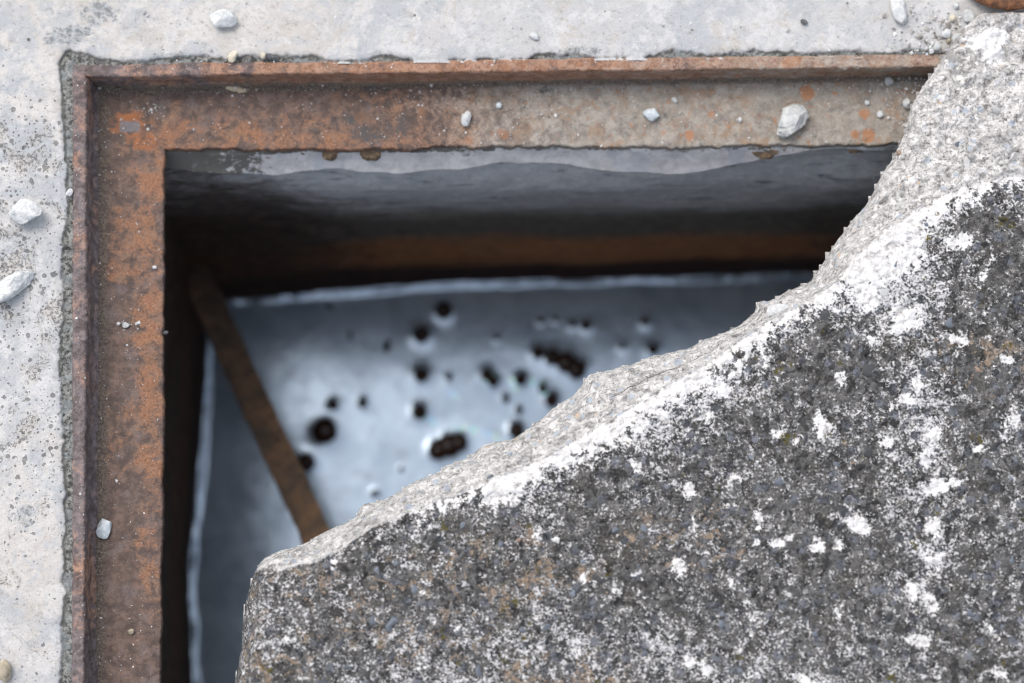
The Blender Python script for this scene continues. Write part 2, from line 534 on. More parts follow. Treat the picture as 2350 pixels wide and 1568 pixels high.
def mat_wall(z_lip, z_band, z_dark):
    g = G('damp_pit_concrete')
    z = g.xyz(2)
    flat = g.noise(0.05, 5, 0.65, 0.5, vec=g.stretch(0.35, 0.35, 1.6))
    b = g.noise(0.012, 5, 0.7, 0.4)
    c = g.noise(0.003, 4, 0.7)
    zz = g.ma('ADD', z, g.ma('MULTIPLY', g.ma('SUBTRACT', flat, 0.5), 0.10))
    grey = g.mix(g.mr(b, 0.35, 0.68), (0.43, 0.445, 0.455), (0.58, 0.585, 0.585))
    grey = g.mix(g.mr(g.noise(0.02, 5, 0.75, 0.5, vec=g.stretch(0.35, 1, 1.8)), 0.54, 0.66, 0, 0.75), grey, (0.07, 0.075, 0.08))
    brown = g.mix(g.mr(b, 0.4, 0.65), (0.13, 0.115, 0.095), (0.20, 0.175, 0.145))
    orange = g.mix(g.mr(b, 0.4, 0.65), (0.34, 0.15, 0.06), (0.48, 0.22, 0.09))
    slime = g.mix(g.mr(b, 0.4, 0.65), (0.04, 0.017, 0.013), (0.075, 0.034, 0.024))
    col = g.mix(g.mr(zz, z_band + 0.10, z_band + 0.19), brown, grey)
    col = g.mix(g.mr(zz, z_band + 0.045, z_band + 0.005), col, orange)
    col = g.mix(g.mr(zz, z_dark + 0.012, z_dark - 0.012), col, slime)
    sn = g.ma('ADD', g.attr('stain_shade'), g.ma('MULTIPLY', g.ma('SUBTRACT', g.noise(0.018, 5, 0.75, 0.5, vec=g.stretch(0.6, 1, 1.4)), 0.5), 1.1))
    col = g.mix(g.ma('MULTIPLY', g.mr(sn, 0.25, 0.80), 0.9), col, g.mix(g.mr(b, 0.4, 0.65), (0.035, 0.022, 0.016), (0.085, 0.05, 0.03)))  # grime and the pit's shade, both put into the wall colour
    lipc = g.mix(g.mr(b, 0.35, 0.65), (0.50, 0.49, 0.48), (0.68, 0.66, 0.645))
    lipc = g.mix(g.mr(g.noise(0.03, 3, vec=g.stretch(1, 1, 0.25)), 0.55, 0.62, 0, 0.5), lipc, (0.40, 0.44, 0.49))
    ms = g.ma('ADD', g.attr('moss'), g.ma('MULTIPLY', g.ma('SUBTRACT', g.noise(0.007, 5, 0.75), 0.5), 1.6))
    lipc = g.mix(g.mr(ms, 0.5, 0.7, 0, 0.9), lipc, (0.09, 0.085, 0.07))
    col = g.mix(g.attr('lip'), col, lipc)
    h = g.ma('ADD', g.ma('MULTIPLY', b, 0.7), g.ma('MULTIPLY', c, 0.4))
    return g.done(col, 0.8, g.bump(h, 0.0016, 0.5), 0.3)


def mat_water():
    g = G('filmed_water')
    a = g.noise(0.05, 4, 0.65, 0.6)
    b = g.noise(0.012, 4, 0.65, 0.5)
    c = g.noise(0.004, 3, 0.6)
    film = g.mix(g.mr(a, 0.35, 0.62), (0.40, 0.50, 0.60), (0.54, 0.66, 0.77))
    film = g.mix(g.mr(b, 0.50, 0.72, 0, 0.4), film, (0.27, 0.29, 0.33))
    film = g.mix(g.mr(g.noise(0.0035, 2), 0.70, 0.76, 0, 0.7), film, (0.10, 0.09, 0.09))
    film = g.mix(g.mr(c, 0.5, 0.72, 0, 0.25), film, (0.60, 0.70, 0.78))
    # thin oily streaks
    hue = g.ramp(g.noise(0.006, 2), [(0.30, (0.9, 0.9, 0.25)), (0.42, (0.45, 0.95, 0.55)), (0.52, (0.3, 0.75, 1.0)), (0.62, (0.8, 0.5, 1.0)), (0.72, (1.0, 0.6, 0.5))])
    film = g.mix(g.mr(g.ma('ADD', g.attr('oil'), g.ma('MULTIPLY', g.ma('SUBTRACT', b, 0.5), 0.8)), 0.5, 0.8, 0, 0.75), film, hue)
    g.done(film, g.mr(b, 0.35, 0.7, 0.15, 0.22), g.bump(g.ma('ADD', g.ma('MULTIPLY', a, 2.0), b), 0.0004, 0.25), 0.5, 0.52)
    return g.m


def mat_plain(name, c0, c1, rough=0.85, size=0.004, spec=0.3, bump=0.0008, vary=0.0, spots=None):
    g = G(name)
    n = g.noise(size, 5, 0.7, 0.4)
    col = g.mix(g.mr(n, 0.36, 0.64), c0, c1)
    if vary:
        col = g.mix(g.ma('MULTIPLY', g.rnd(), vary), col, tuple(v * 0.45 for v in c0))
    if spots:
        col = g.mix(g.mr(g.noise(size * 1.7, 4, 0.75), 0.57, 0.66), col, spots)
    return g.done(col, rough, g.bump(n, bump, 0.8), spec)


# ------------------------------------------------------------------ the steel frame
H_RIM = 0.028
XR, YB = 0.52, -0.44                              # the far corners, outside the picture


def side_lines(pt_tl, pt_tr, pt_bl, z, grow):
    """corners TL, TR, BR, BL of one line of the frame, from its run in the photograph"""
    tl, tr, bl = at(*pt_tl, z), at(*pt_tr, z), at(*pt_bl, z)
    ut, ul = (tr - tl) / np.linalg.norm(tr - tl), (bl - tl) / np.linalg.norm(bl - tl)
    tr = tl + ut * ((XR - grow - tl[0]) / ut[0])
    bl = tl + ul * ((YB + grow - tl[1]) / ul[1])
    return [tl, tr, tr + bl - tl, bl]


L_out = side_lines((167, 147), (2150, 123), (163, 1568), H_RIM, 0.0)
L_in = side_lines((201, 176), (2150, 155), (193, 1568), H_RIM, 0.011)
L_foot = side_lines((220, 195), (2150, 171), (213, 1568), 0.0, 0.012)
L_ledge = side_lines((378, 344), (2060, 332), (369, 1568), 0.0, 0.062)


def down(L, z):
    return [np.array([p[0], p[1], z]) for p in L]


def lerp_lines(A, B, t):
    return [a + (b - a) * t for a, b in zip(A, B)]


def strip(name, lines, k, step, mat, parent, amp, seed, round_mm=2.0, cut=None):
    """one side of the frame swept between its mitred corners"""
    A = np.array([L[k] for L in lines])
    B = np.array([L[(k + 1) % 4] for L in lines])
    seg = np.linalg.norm(np.diff(A, axis=0), axis=1)
    ta, la = [], 0.0
    pts_a, pts_b, prof = [], [], []
    for i in range(len(seg)):
        n = max(2, int(seg[i] / step))
        for j in range(n):
            t = j / n
            pts_a.append(A[i] + (A[i + 1] - A[i]) * t)
            pts_b.append(B[i] + (B[i + 1] - B[i]) * t)
            prof.append(i + t)
    pts_a.append(A[-1]); pts_b.append(B[-1]); prof.append(len(seg))
    pa, pb, prof = np.array(pts_a), np.array(pts_b), np.array(prof)
    for P in (pa, pb):                            # round the arrises
        r = max(1, int(round_mm * MM / step))
        if r > 1 and len(P) > 2 * r + 2:
            Q = np.pad(P, ((r, r), (0, 0)), 'edge')
            ker = np.ones(2 * r + 1) / (2 * r + 1)
            S = np.stack([np.convolve(Q[:, i], ker, 'valid') for i in range(3)], -1)
            P[1:-1] = S[1:-1]
    n = max(2, int(np.linalg.norm(B[0] - A[0]) / step))
    s = np.linspace(0, 1, n)
    V = pa[None] + (pb - pa)[None] * s[:, None, None]           # (along, across, 3)
    du = np.gradient(V, axis=0)
    dv = np.gradient(V, axis=1)
    N = np.cross(dv, du)
    N /= np.maximum(np.linalg.norm(N, axis=-1, keepdims=True), 1e-12)
    if N[n // 2, len(prof) // 2, 2] < 0 or name == 'x':
        N = -N
    X, Y = V[..., 0] + V[..., 2] * 0.7, V[..., 1] + V[..., 2] * 0.7
    d = amp * (fbm(X, Y, 0.03, 4, seed) * 1.0 + fbm(X, Y, 0.006, 3, seed + 3) * 0.7 + fbm(X, Y, 0.0022, 2, seed + 5) * 0.35)
    V = V + N * d[..., None]
    V[..., 1 if k in (0, 2) else 0] += 0.0009 * fbm(V[..., 0], V[..., 1], 0.09, 3, 33 + k)
    if cut is not None:
        V = cut(V, prof)
    return V, prof


def finish_strip(name, V, attrs, mat, parent):
    n, m = V.shape[:2]
    F = grid_faces(m, n)
    o = mesh_obj(name, V.reshape(-1, 3), F, mat, parent, {k: np.broadcast_to(v, (n, m)) for k, v in attrs.items()})
    return o


def px_of(V):
    d = V - CAM
    c, s = math.cos(TH), math.sin(TH)
    y = d[..., 1] * c + d[..., 2] * s
    z = -d[..., 1] * s + d[..., 2] * c
    return PW / 2 + FPX * d[..., 0] / -z, PH / 2 - FPX * y / -z


def spot(V, cx, cy, rx, ry, rot=0.0, soft=True):
    """1 in the middle of an ellipse given by its place in the photograph, 0 outside (fixed to the surface once built)"""
    x, y = px_of(V)
    q = R(rot)
    u = ((x - cx) * math.cos(q) + (y - cy) * math.sin(q)) / rx
    v = (-(x - cx) * math.sin(q) + (y - cy) * math.cos(q)) / ry
    return np.clip(1.0 - 0.5 * (u * u + v * v), 0, 1)


def box_spot(V, cx, cy, rx, ry, edge=3.0):
    x, y = px_of(V)
    return sstep(rx + edge, rx - edge, np.abs(x - cx)) * sstep(ry + edge, ry - edge, np.abs(y - cy))


frame = empty('steel_frame', L_ledge[0])
tag(frame, 'rusty angle-iron frame set in the concrete round the open pit', 'frame')
bpy.context.view_layer.update()
M_rim, M_ledge = mat_rust('rim'), mat_rust('ledge')
rim_lines = [down(L_out, -0.006), L_out, L_in, lerp_lines(L_in, L_foot, 0.5), L_foot, down(L_foot, -0.003)]
rim_lines[3] = down(lerp_lines(L_in, L_foot, 0.70), 0.0045)                # dirt packed into the corner
rim_lines[4] = down(lerp_lines(L_foot, L_ledge, 0.05), 0.0006)
rim_lines[5] = down(lerp_lines(L_foot, L_ledge, 0.07), -0.003)
ledge_lines = [down(L_out, -0.0005), L_foot, L_ledge, down(L_ledge, -0.008), down(lerp_lines(L_ledge, L_out, 0.8), -0.008)]


def reparent(o, p):
    o.parent = p
    o.matrix_parent_inverse = p.matrix_world.inverted()


for k in range(4):
    fine = k in (0, 3)                            # the two sides the photograph shows
    st = 0.0009 if fine else 0.006
    V, prof = strip('rim', rim_lines, k, st, M_rim, frame, 0.0011, 3 + k, round_mm=3.2)
    x, y = px_of(V)
    if k == 0:
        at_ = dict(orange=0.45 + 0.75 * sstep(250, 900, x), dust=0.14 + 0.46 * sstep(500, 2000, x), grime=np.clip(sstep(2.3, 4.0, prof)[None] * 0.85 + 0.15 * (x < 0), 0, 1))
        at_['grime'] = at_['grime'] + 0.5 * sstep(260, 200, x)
    else:
        nn = fbm(V[..., 0], V[..., 1], 0.06, 3, 77)
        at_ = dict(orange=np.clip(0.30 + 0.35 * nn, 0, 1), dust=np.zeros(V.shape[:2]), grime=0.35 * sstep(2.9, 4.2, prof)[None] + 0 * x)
    o = finish_strip('rim', V, at_, M_rim, None)
    reparent(o, frame)

    def ragged(V, prof, k=k):
        V = V.copy()
        w = sstep(1.7, 2.0, prof)[None]            # the worn inner edge
        q = fbm(V[..., 0], V[..., 1], 0.025, 5, 41 + k) * 0.0028 + fbm(V[..., 0], V[..., 1], 0.005, 3, 47) * 0.0011
        V[..., 0 if k in (1, 3) else 1] += q * w * (1.0 if k in (0, 2) else 0.55)
        V[..., 2] -= w * np.abs(fbm(V[..., 0], V[..., 1], 0.02, 3, 51)) * 0.0015
        return V
    V, prof = strip('ledge', ledge_lines, k, st, M_ledge, frame, 0.0007, 13 + k, cut=ragged)
    x, y = px_of(V)
    v = np.clip(prof - 1, 0, 1)[None] + 0 * x
    if k == 0:
        nn = fbm(V[..., 0], V[..., 1], 0.05, 3, 78)
        at_ = dict(orange=np.clip(0.22 + 0.35 * nn + 0.38 * sstep(0.3, 0.75, v) * sstep(1500, 900, x), 0, 1),
                   dust=(0.9 * sstep(350, 1750, x) + 0.1 * sstep(900, 1200, x)) * (1 - 0.25 * (v > 1.0)),
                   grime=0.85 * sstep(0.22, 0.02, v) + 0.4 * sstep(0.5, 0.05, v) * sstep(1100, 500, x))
    else:
        nn = fbm(V[..., 0], V[..., 1], 0.07, 3, 79)
        osp = np.maximum.reduce([spot(V, *q) for q in ((335, 420, 40, 60), (310, 540, 60, 75), (300, 620, 55, 40), (335, 770, 38, 110), (340, 900, 34, 90), (345, 1060, 28, 60), (350, 700, 25, 60))] + [0.55 * spot(V, 340, 1235, 30, 50), 0.5 * spot(V, 340, 1360, 34, 60)])
        at_ = dict(orange=np.clip(0.10 + 0.25 * nn + 0.12 * sstep(0.38, 0.75, v) + 0.66 * osp, 0, 1.1),
                   dust=np.zeros(V.shape[:2]) + 0.08,
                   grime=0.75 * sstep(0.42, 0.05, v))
    at_['bare'] = box_spot(V, 298, 291, 25, 14, 9.0)
    at_['halo'] = np.maximum(spot(V, 300, 283, 58, 36), 0.9 * spot(V, 330, 325, 50, 25))
    at_['black'] = np.maximum.reduce([spot(V, 905, 290, 55, 40), spot(V, 850, 305, 55, 25), 0.9 * spot(V, 850, 207, 25, 14), spot(V, 1250, 207, 24, 10), spot(V, 800, 275, 25, 20)])
    at_['cream'] = np.maximum.reduce([spot(V, 505, 188, 45, 9, 20), spot(V, 540, 203, 34, 9, 10)])
    o = finish_strip('ledge', V, at_, M_ledge, None)
    reparent(o, frame)

# ------------------------------------------------------------------ pavement, with the pit's opening left out
xs = graded(-0.40, 0.42, 0.0009, -300, 300)
ys = graded(-0.28, 0.29, 0.0009, -300, 300)
X, Y = np.meshgrid(xs, ys)
outl = np.array(L_out)[:, :2]
dd = seg_dist(X, Y, outl, True)
hole = inside(X, Y, outl)
near = sstep(0.6, 0.45, np.hypot(X, Y))
wj = 0.0064 + 0.0050 * fbm(X, Y, 0.03, 4, 5) + 0.0022 * fbm(X, Y, 0.006, 3, 6)
top_side = sstep(L_out[0][1] - 0.004, L_out[0][1] + 0.004, Y)
wj = wj - 0.0040 * top_side * sstep(-0.35, -0.20, X)
wj = wj + 0.004 * np.exp(-(np.hypot(X - outl[0][0], Y - outl[0][1]) / 0.018) ** 2)
joint = sstep(-0.0006, 0.0009, wj - dd) * near
Z = H_RIM + 0.0004 + near * (0.0012 * fbm(X, Y, 0.08, 3, 1) + 0.0004 * fbm(X, Y, 0.01, 3, 2))
gd, gr = worley(X, Y, 0.0045, 3)
Z = Z - joint * (0.0030 + 0.0016 * fbm(X, Y, 0.007, 3, 8) - 0.0014 * (gr - 0.5) * sstep(0.6, 0.2, gd))
lipz = np.exp(-((dd - wj) / 0.0025) ** 2) * near * (1 - joint)
Z = Z - lipz * 0.0008
edge = np.exp(-((dd - wj + 0.0008) / 0.0013) ** 2) * near * sstep(-0.1, 0.25, fbm(X, Y, 0.02, 3, 17) + 0.25 - 0.25 * top_side)
xpx, ypx = px_of(np.stack([X, Y, np.full_like(X, H_RIM)], -1))
pitted = 0.25 + 0.75 * sstep(420, 60, xpx) * sstep(60, 330, ypx) * (1 - 0.45 * sstep(950, 1250, ypx)) - 0.2 * sstep(300, 900, xpx)
pitted = np.clip(0.85 * pitted + 0.3 * fbm(X, Y, 0.05, 3, 21), 0.02, 1)
P3 = np.stack([X, Y, Z], -1)
blot = np.maximum.reduce([spot(P3, 155, 82, 60, 24, -8), 0.8 * spot(P3, 1340, 118, 60, 14), 0.7 * spot(P3, 2025, 60, 10, 10), 0.75 * spot(P3, 400, 135, 110, 14), 0.8 * spot(P3, 235, 28, 60, 36),
                           0.8 * spot(P3, 60, 1180, 40, 30), 0.7 * spot(P3, 1700, 122, 50, 10)]) * near
warm = np.clip(np.maximum.reduce([1.2 * spot(P3, 60, 150, 330, 260), spot(P3, 60, 1250, 120, 260), 0.7 * spot(P3, 600, 60, 350, 120)]) + 0.4 * fbm(X, Y, 0.06, 3, 27), 0, 1)
fm = ~inside((X[:-1, :-1] + X[1:, 1:]) / 2, (Y[:-1, :-1] + Y[1:, 1:]) / 2, outl)
fm |= (((dd[:-1, :-1] + dd[1:, 1:]) / 2 < 0.0025) & (np.hypot(X, Y)[:-1, :-1] < 0.6))
# tuck the rim-side vertices onto the steel
F = grid_faces(len(xs), len(ys), fm)
V, F, A = compact(P3.reshape(-1, 3), F, dict(joint=joint, pitted=pitted, blot=blot, warm=warm, edge=edge))
pav = mesh_obj('pavement', V, F, mat_pavement(), None, A)
tag(pav, 'pale worn concrete pavement round the steel frame', 'pavement', kind='structure')

# ------------------------------------------------------------------ the pit
ZW = -0.45
w_top = [(300, 716), (545, 690), (800, 668), (1000, 652), (1300, 642), (1600, 635), (2000, 628), (2600, 622)]
w_left = [(478, 600), (472, 870), (448, 1180), (436, 1300), (438, 1420), (442, 1568), (445, 1800)]
wt = np.array([at(a, b, ZW) for a, b in w_top])
wl = np.array([at(a, b, ZW) for a, b in w_left])
wl = np.vstack([wl, [[wl[-1][0], YB + 0.07, ZW]]])
yw_mid = L_ledge[0][1]
z_band = float(z_on_wall(1000, 555, yw_mid + 0.0))
z_dark = float(z_on_wall(1000, 592, yw_mid))
M_wall = mat_wall(0, z_band, z_dark)
pit = empty('inspection_pit', (0, 0, -0.5))
tag(pit, 'dark square concrete pit with damp stained walls below the frame', 'pit')
bpy.context.view_layer.update()

lip_px = np.array([(380, 372), (430, 380), (640, 391), (780, 383), (920, 392), (1055, 383), (1100, 379), (1150, 371), (1190, 377), (1220, 373), (1245, 375), (1300, 378), (1380, 387), (1450, 390),
                   (1525, 395), (1600, 390), (1700, 374), (1770, 360), (1830, 345), (1900, 338), (2300, 320)])


def wall_top(x):
    a, b = L_ledge[0], L_ledge[1]
    return a[1] + (b[1] - a[1]) * (x - a[0]) / (b[0] - a[0]) - 0.0005


nx, nz = 620, 330
sx = np.linspace(-0.33, XR - 0.055, nx)
szv = np.concatenate([np.linspace(-0.0075, -0.14, 170), np.linspace(-0.142, -0.62, nz - 170)])
SX, SZ = np.meshgrid(sx, szv)
yt = wall_top(SX)
yb = np.interp(SX, wt[:, 0], wt[:, 1])
t = np.clip((-SZ - 0.10) / (-ZW - 0.10), 0, 1.2)
YW = yt + (yb - yt) * t
xp, _ = px_of(np.stack([SX, yt, np.full_like(SX, -0.06)], -1))
zl = z_on_wall(lip_px[:, 0], lip_px[:, 1], yw_mid)
zlip = np.interp(xp, lip_px[:, 0], zl) + 0.004 * fbm(SX, SX * 0, 0.02, 4, 61) + 0.002 * fbm(SX, SZ, 0.006, 3, 62)
hp = np.clip(np.interp(xp, lip_px[:, 0], lip_px[:, 1]) - 341 + 900 * (0.003 * fbm(SX, SX * 0, 0.02, 4, 61)), 0, 60) / 46.0
drop, proud = 0.018 * hp + 1e-5, 0.0105 * hp                # the lip is a sloping fillet of mortar
q_ = (-SZ - 0.0075) / drop
lip = sstep(1.15, 0.95, q_)
und = 0.006 * fbm(SX, SX * 0, 0.12, 3, 66)
YW = YW - 0.014 * sstep(-0.012, -0.075 + und, SZ) * sstep(-0.26, -0.070 + und, SZ)  # added bulge, shaped to catch sky light above and shade the wall below
YW = YW - proud * np.clip(q_, 0, 1) * sstep(1.25, 1.0, q_) - 0.0035 * fbm(SX, SZ, 0.07, 2, 63) - 0.0006 * fbm(SX, SZ, 0.010, 3, 64)
YW = YW + 0.010 * sstep(0.004, 0.0, np.abs(SZ - z_on_wall(1000, 470, yw_mid) - 0.02 * fbm(SX, SX * 0, 0.2, 3, 65))) * 0.4
moss = np.maximum.reduce([sstep(860, 440, xp) * 0.85 * sstep(-0.07, -0.02, SZ), (0.75 - 0.2 * sstep(900, 1300, xp)) * sstep(-0.0125, -0.0085, SZ), 0.55 * spot(np.stack([SX, YW, SZ], -1), 1070, 352, 60, 14), 0.5 * spot(np.stack([SX, YW, SZ], -1), 1850, 350, 60, 12)])
Vw = np.stack([SX, YW, SZ], -1)
Vw[0, :, 1] += 0.03
o = mesh_obj('wall', Vw.reshape(-1, 3), grid_faces(nx, nz)[:, ::-1], M_wall, None, dict(lip=lip, moss=moss, stain_shade=np.clip(0.62 * sstep(1050, 420, xp) + 0.30 * sstep(1650, 2050, xp) + 0.25 * sstep(-0.05, -0.13, SZ), 0, 0.8)))  # painted grime and shade grow with depth and towards both ends
o['label'] = 'far wall with a pale ragged mortar lip and a rust-brown band'
reparent(o, pit)

ny = 260
sy = np.linspace(YB + 0.05, L_ledge[0][1] + 0.02, ny)
sz2 = np.linspace(-0.0075, -0.62, 120)
SY, SZ = np.meshgrid(sy, sz2)
o_idx = np.argsort(wl[:, 1])
xb = np.interp(SY, wl[o_idx, 1], wl[o_idx, 0])
xt = L_ledge[0][0] + (L_ledge[3][0] - L_ledge[0][0]) * (SY - L_ledge[0][1]) / (L_ledge[3][1] - L_ledge[0][1]) - 0.028
t = np.clip((-SZ - 0.05) / (-ZW - 0.05), 0, 1.2)
XW = xt + (xb - xt) * t + 0.003 * fbm(SY, SZ, 0.06, 4, 71) + 0.001 * fbm(SY, SZ, 0.012, 3, 72)
o = mesh_obj('wall', np.stack([XW, SY, SZ], -1).reshape(-1, 3), grid_faces(ny, 120), M_wall, None, dict(lip=np.zeros(SY.size), moss=np.zeros(SY.size), stain_shade=np.ones(SY.size)))  # left wall takes the full painted grime and shade
reparent(o, pit)
for (x0, y0, x1, y1) in ((XR - 0.058, YB + 0.03, XR - 0.058, 0.25), (-0.36, YB + 0.055, XR, YB + 0.055)):
    q = np.linspace(0, 1, 60)
    s2, z2 = np.meshgrid(q, np.linspace(-0.0075, -0.62, 40))
    bxv, byv = x0 + (x1 - x0) * s2, y0 + (y1 - y0) * s2
    dsp = 0.004 * fbm(s2, z2, 0.08, 4, 81)
    Vv = np.stack([bxv + (dsp if x0 == x1 else 0), byv + (0 if x0 == x1 else dsp), z2], -1)
    o = mesh_obj('wall', Vv.reshape(-1, 3), grid_faces(60, 40), M_wall, None, dict(lip=np.zeros(s2.size), moss=np.zeros(s2.size)))
    reparent(o, pit)
# floor of the pit under the water
fl = np.array([[-0.45, -0.5, -0.60], [0.6, -0.5, -0.60], [0.6, 0.35, -0.60], [-0.45, 0.35, -0.60]])
o = mesh_obj('floor', fl, np.array([[0, 1, 2, 3]]), M_wall, None, dict(lip=np.zeros(4), moss=np.zeros(4)))
reparent(o, pit)


# ------------------------------------------------------------------ stones
def ico(sub):
    import bmesh
    bm = bmesh.new()
    bmesh.ops.create_icosphere(bm, subdivisions=sub, radius=1.0)
    V = np.array([v.co[:] for v in bm.verts])
    F = np.array([[v.index for v in f.verts] for f in bm.faces])
    bm.free()
    return V, F


ICO = {s: ico(s) for s in (2, 3, 4, 5)}


def rock(seed, sub=4, cuts=10, rough=0.10, depth=0.30):
    """a chipped stone of about unit radius"""
    rg = np.random.RandomState(seed)
    V, F = ICO[sub]
    V = V.copy()
    for _ in range(cuts):
        n = rg.normal(size=3)
        n /= np.linalg.norm(n)
        c = 1 - depth * (0.35 + rg.rand() * 0.9)
        d = V @ n
        over = np.maximum(d - c, 0)
        V -= np.outer(over * 0.93, n)
    q = fbm(V[:, 0] + V[:, 2] * 1.7 + seed, V[:, 1] - V[:, 2] * 1.3, 0.7, 4, seed)
    q2 = fbm(V[:, 0] - V[:, 2] * 1.2 + seed, V[:, 1] + V[:, 2], 0.22, 3, seed + 1)
    q3 = fbm(V[:, 0] * 1.3 + V[:, 2] + seed, V[:, 1] - V[:, 2], 0.10, 2, seed + 2)
    V *= (1 + rough * (q + 0.7 * q2 + 0.3 * q3))[:, None]
    return V, F


M_white = mat_plain('white_mortar_stone', (0.50, 0.52, 0.515), (0.72, 0.715, 0.70), 0.92, 0.006, 0.2, 0.0022, spots=(0.36, 0.40, 0.40))
M_cream = mat_plain('cream_chip', (0.50, 0.45, 0.35), (0.68, 0.62, 0.50), 0.85, 0.004)
M_grey = mat_plain('pale_grey_stone', (0.40, 0.42, 0.42), (0.60, 0.60, 0.57), 0.85, 0.006, 0.3, 0.0012, spots=(0.36, 0.35, 0.30))
M_darkst = mat_plain('dark_stone', (0.07, 0.075, 0.08), (0.15, 0.155, 0.16), 0.75, 0.004)
M_blue = mat_plain('bluish_shell', (0.42, 0.48, 0.52), (0.66, 0.70, 0.70), 0.45, 0.006, 0.5, 0.0004)
M_tan = mat_plain('tan_stone', (0.30, 0.26, 0.19), (0.46, 0.40, 0.30), 0.85, 0.005)
M_rustlump = mat_plain('rusty_mortar', (0.13, 0.095, 0.065), (0.30, 0.20, 0.12), 0.9, 0.006, 0.2, 0.0015, spots=(0.08, 0.075, 0.065))
PXM = DIST / FPX


def stone(name, px, py, z, w_, h_, rot, hz, mat, seed, label, cat='stone', group=None, cuts=10, rough=0.10, sub=4, depth=0.3, tilt=0.0):
    V, F = rock(seed, sub, cuts, rough, depth)
    ext = (V.max(0) - V.min(0)) / 2
    V = (V - (V.max(0) + V.min(0)) / 2) / ext
    k = 1 - z / DIST
    V = V * np.array([w_ / 2 * PXM * k, h_ / 2 * PXM * k, hz / 2 * PXM])
    if tilt:
        V[:, 2] += V[:, 0] * tilt
    q = R(rot)
    V = np.stack([V[:, 0] * math.cos(q) - V[:, 1] * math.sin(q), V[:, 0] * math.sin(q) + V[:, 1] * math.cos(q), V[:, 2]], -1)
    V[:, 2] -= V[:, 2].min() + 0.12 * hz * PXM
    p = at(px, py, z + hz * PXM * 0.35)
    o = mesh_obj(name, V, F, mat, None, smooth=True)
    o.location = (p[0], p[1], z)
    tag(o, label, cat, group)
    return o


PAV, LED, RIM = H_RIM + 0.0003, 0.0003, H_RIM + 0.0003
LST = 'loose stones and chips lying round the pit'
stone('loose_stone', 513, 44, PAV, 66, 46, 10, 34, M_white, 3, 'round white stone on the concrete above the frame', group=LST, cuts=14, depth=0.42)
stone('loose_stone', 62, 489, PAV, 76, 62, -12, 50, M_white, 11, 'blocky white stone on the concrete left of the frame, upper of two', group=LST, cuts=15, depth=0.45)
stone('loose_stone', 28, 655, PAV, 116, 52, 32, 44, M_white, 19, 'long white lump cut by the left picture edge', group=LST, cuts=12, rough=0.18, depth=0.4)
stone('loose_stone', 10, 1540, PAV, 34, 52, 10, 34, M_tan, 23, 'yellowish brown stone in the lower left corner', group=LST, cuts=6)
stone('concrete_chip', 535, 131, RIM, 30, 22, 40, 14, M_cream, 29, 'cream triangular chip on the upper rim, beside two smaller bits', 'chip', LST, cuts=12, depth=0.5)
stone('concrete_chip', 604, 127, RIM, 12, 18, 0, 11, M_cream, 31, 'tiny cream chip on the rim beside a dark flake', 'chip', LST)
stone('dark_flake', 624, 131, RIM, 32, 16, -12, 9, M_darkst, 37, 'dark brown flake lying at the edge of the upper rim', 'flake', LST, cuts=6, rough=0.2)
stone('mortar_crumb', 1226, 83, PAV, 28, 18, -15, 10, M_white, 41, 'white crumb on the concrete above the middle of the rim', 'crumb', LST, rough=0.3, cuts=4)
stone('concrete_chip', 1845, 51, PAV, 18, 13, -35, 9, M_darkst, 43, 'small dark grey chip on the pale concrete at upper right', 'chip', LST, cuts=12)
stone('loose_stone', 2063, 22, PAV, 36, 76, 14, 30, M_white, 47, 'long white chip at the top edge near the rusty iron', group=LST, cuts=11, depth=0.4)
stone('mortar_crumb', 1070, 272, LED, 24, 42, -8, 18, M_white, 53, 'ragged white crumb standing tall on the upper ledge', 'crumb', LST, rough=0.2, cuts=7)
stone('loose_stone', 1495, 262, LED, 40, 34, -25, 24, M_blue, 59, 'blue and white pebble on the upper ledge', group=LST, cuts=9)
big = stone('loose_stone', 1813, 276, LED, 92, 64, 38, 46, M_grey, 61, 'large grey green stone on the ledge near the broken cover', group=LST, cuts=9, depth=0.35, sub=5)
stone('pebble', 1145, 242, LED, 15, 16, 20, 10, M_blue, 67, 'glassy pale pebble on an orange rust spot of the ledge', 'pebble', LST, cuts=4)
stone('pebble', 1548, 230, LED, 17, 12, -30, 8, M_white, 71, 'small flat white pebble on the ledge above the blue one', 'pebble', LST, cuts=5)
stone('pebble', 1698, 275, LED, 10, 13, 0, 8, M_white, 73, 'small white pebble between the blue pebble and the large grey stone', 'pebble', LST, cuts=5)
stone('pebble', 2041, 187, LED, 22, 22, 0, 13, M_grey, 79, 'round grey pebble under the rim close to the broken cover', 'pebble', LST, cuts=4)
stone('mortar_crumb', 2082, 238, LED, 22, 26, 10, 16, M_white, 83, 'white crumb on the ledge touching the broken cover', 'crumb', LST, rough=0.25, cuts=5)
stone('mortar_crumb', 2020, 262, LED, 17, 17, 30, 9, M_white, 89, 'flat white crumb on the ledge below the round grey pebble', 'crumb', LST, rough=0.25, cuts=5)
stone('mortar_crumb', 1990, 236, LED, 13, 13, 0, 8, M_white, 97, 'tiny white crumb on the ledge left of the broken cover', 'crumb', LST, rough=0.25, cuts=5)
stone('shell_chip', 238, 1214, LED, 33, 46, -12, 16, M_blue, 101, 'bluish white shell-like chip on the left ledge', 'chip', LST, cuts=12, rough=0.05, depth=0.35)
stone('concrete_chip', 301, 1450 + 0, LED, 15, 13, 15, 8, M_tan, 103, 'small tan chip low on the left ledge', 'chip', LST, cuts=9)
stone('concrete_chip', 160, 442, RIM - 0.002, 15, 20, -35, 10, M_white, 107, 'small white chip in the joint left of the frame', 'chip', LST, cuts=9)
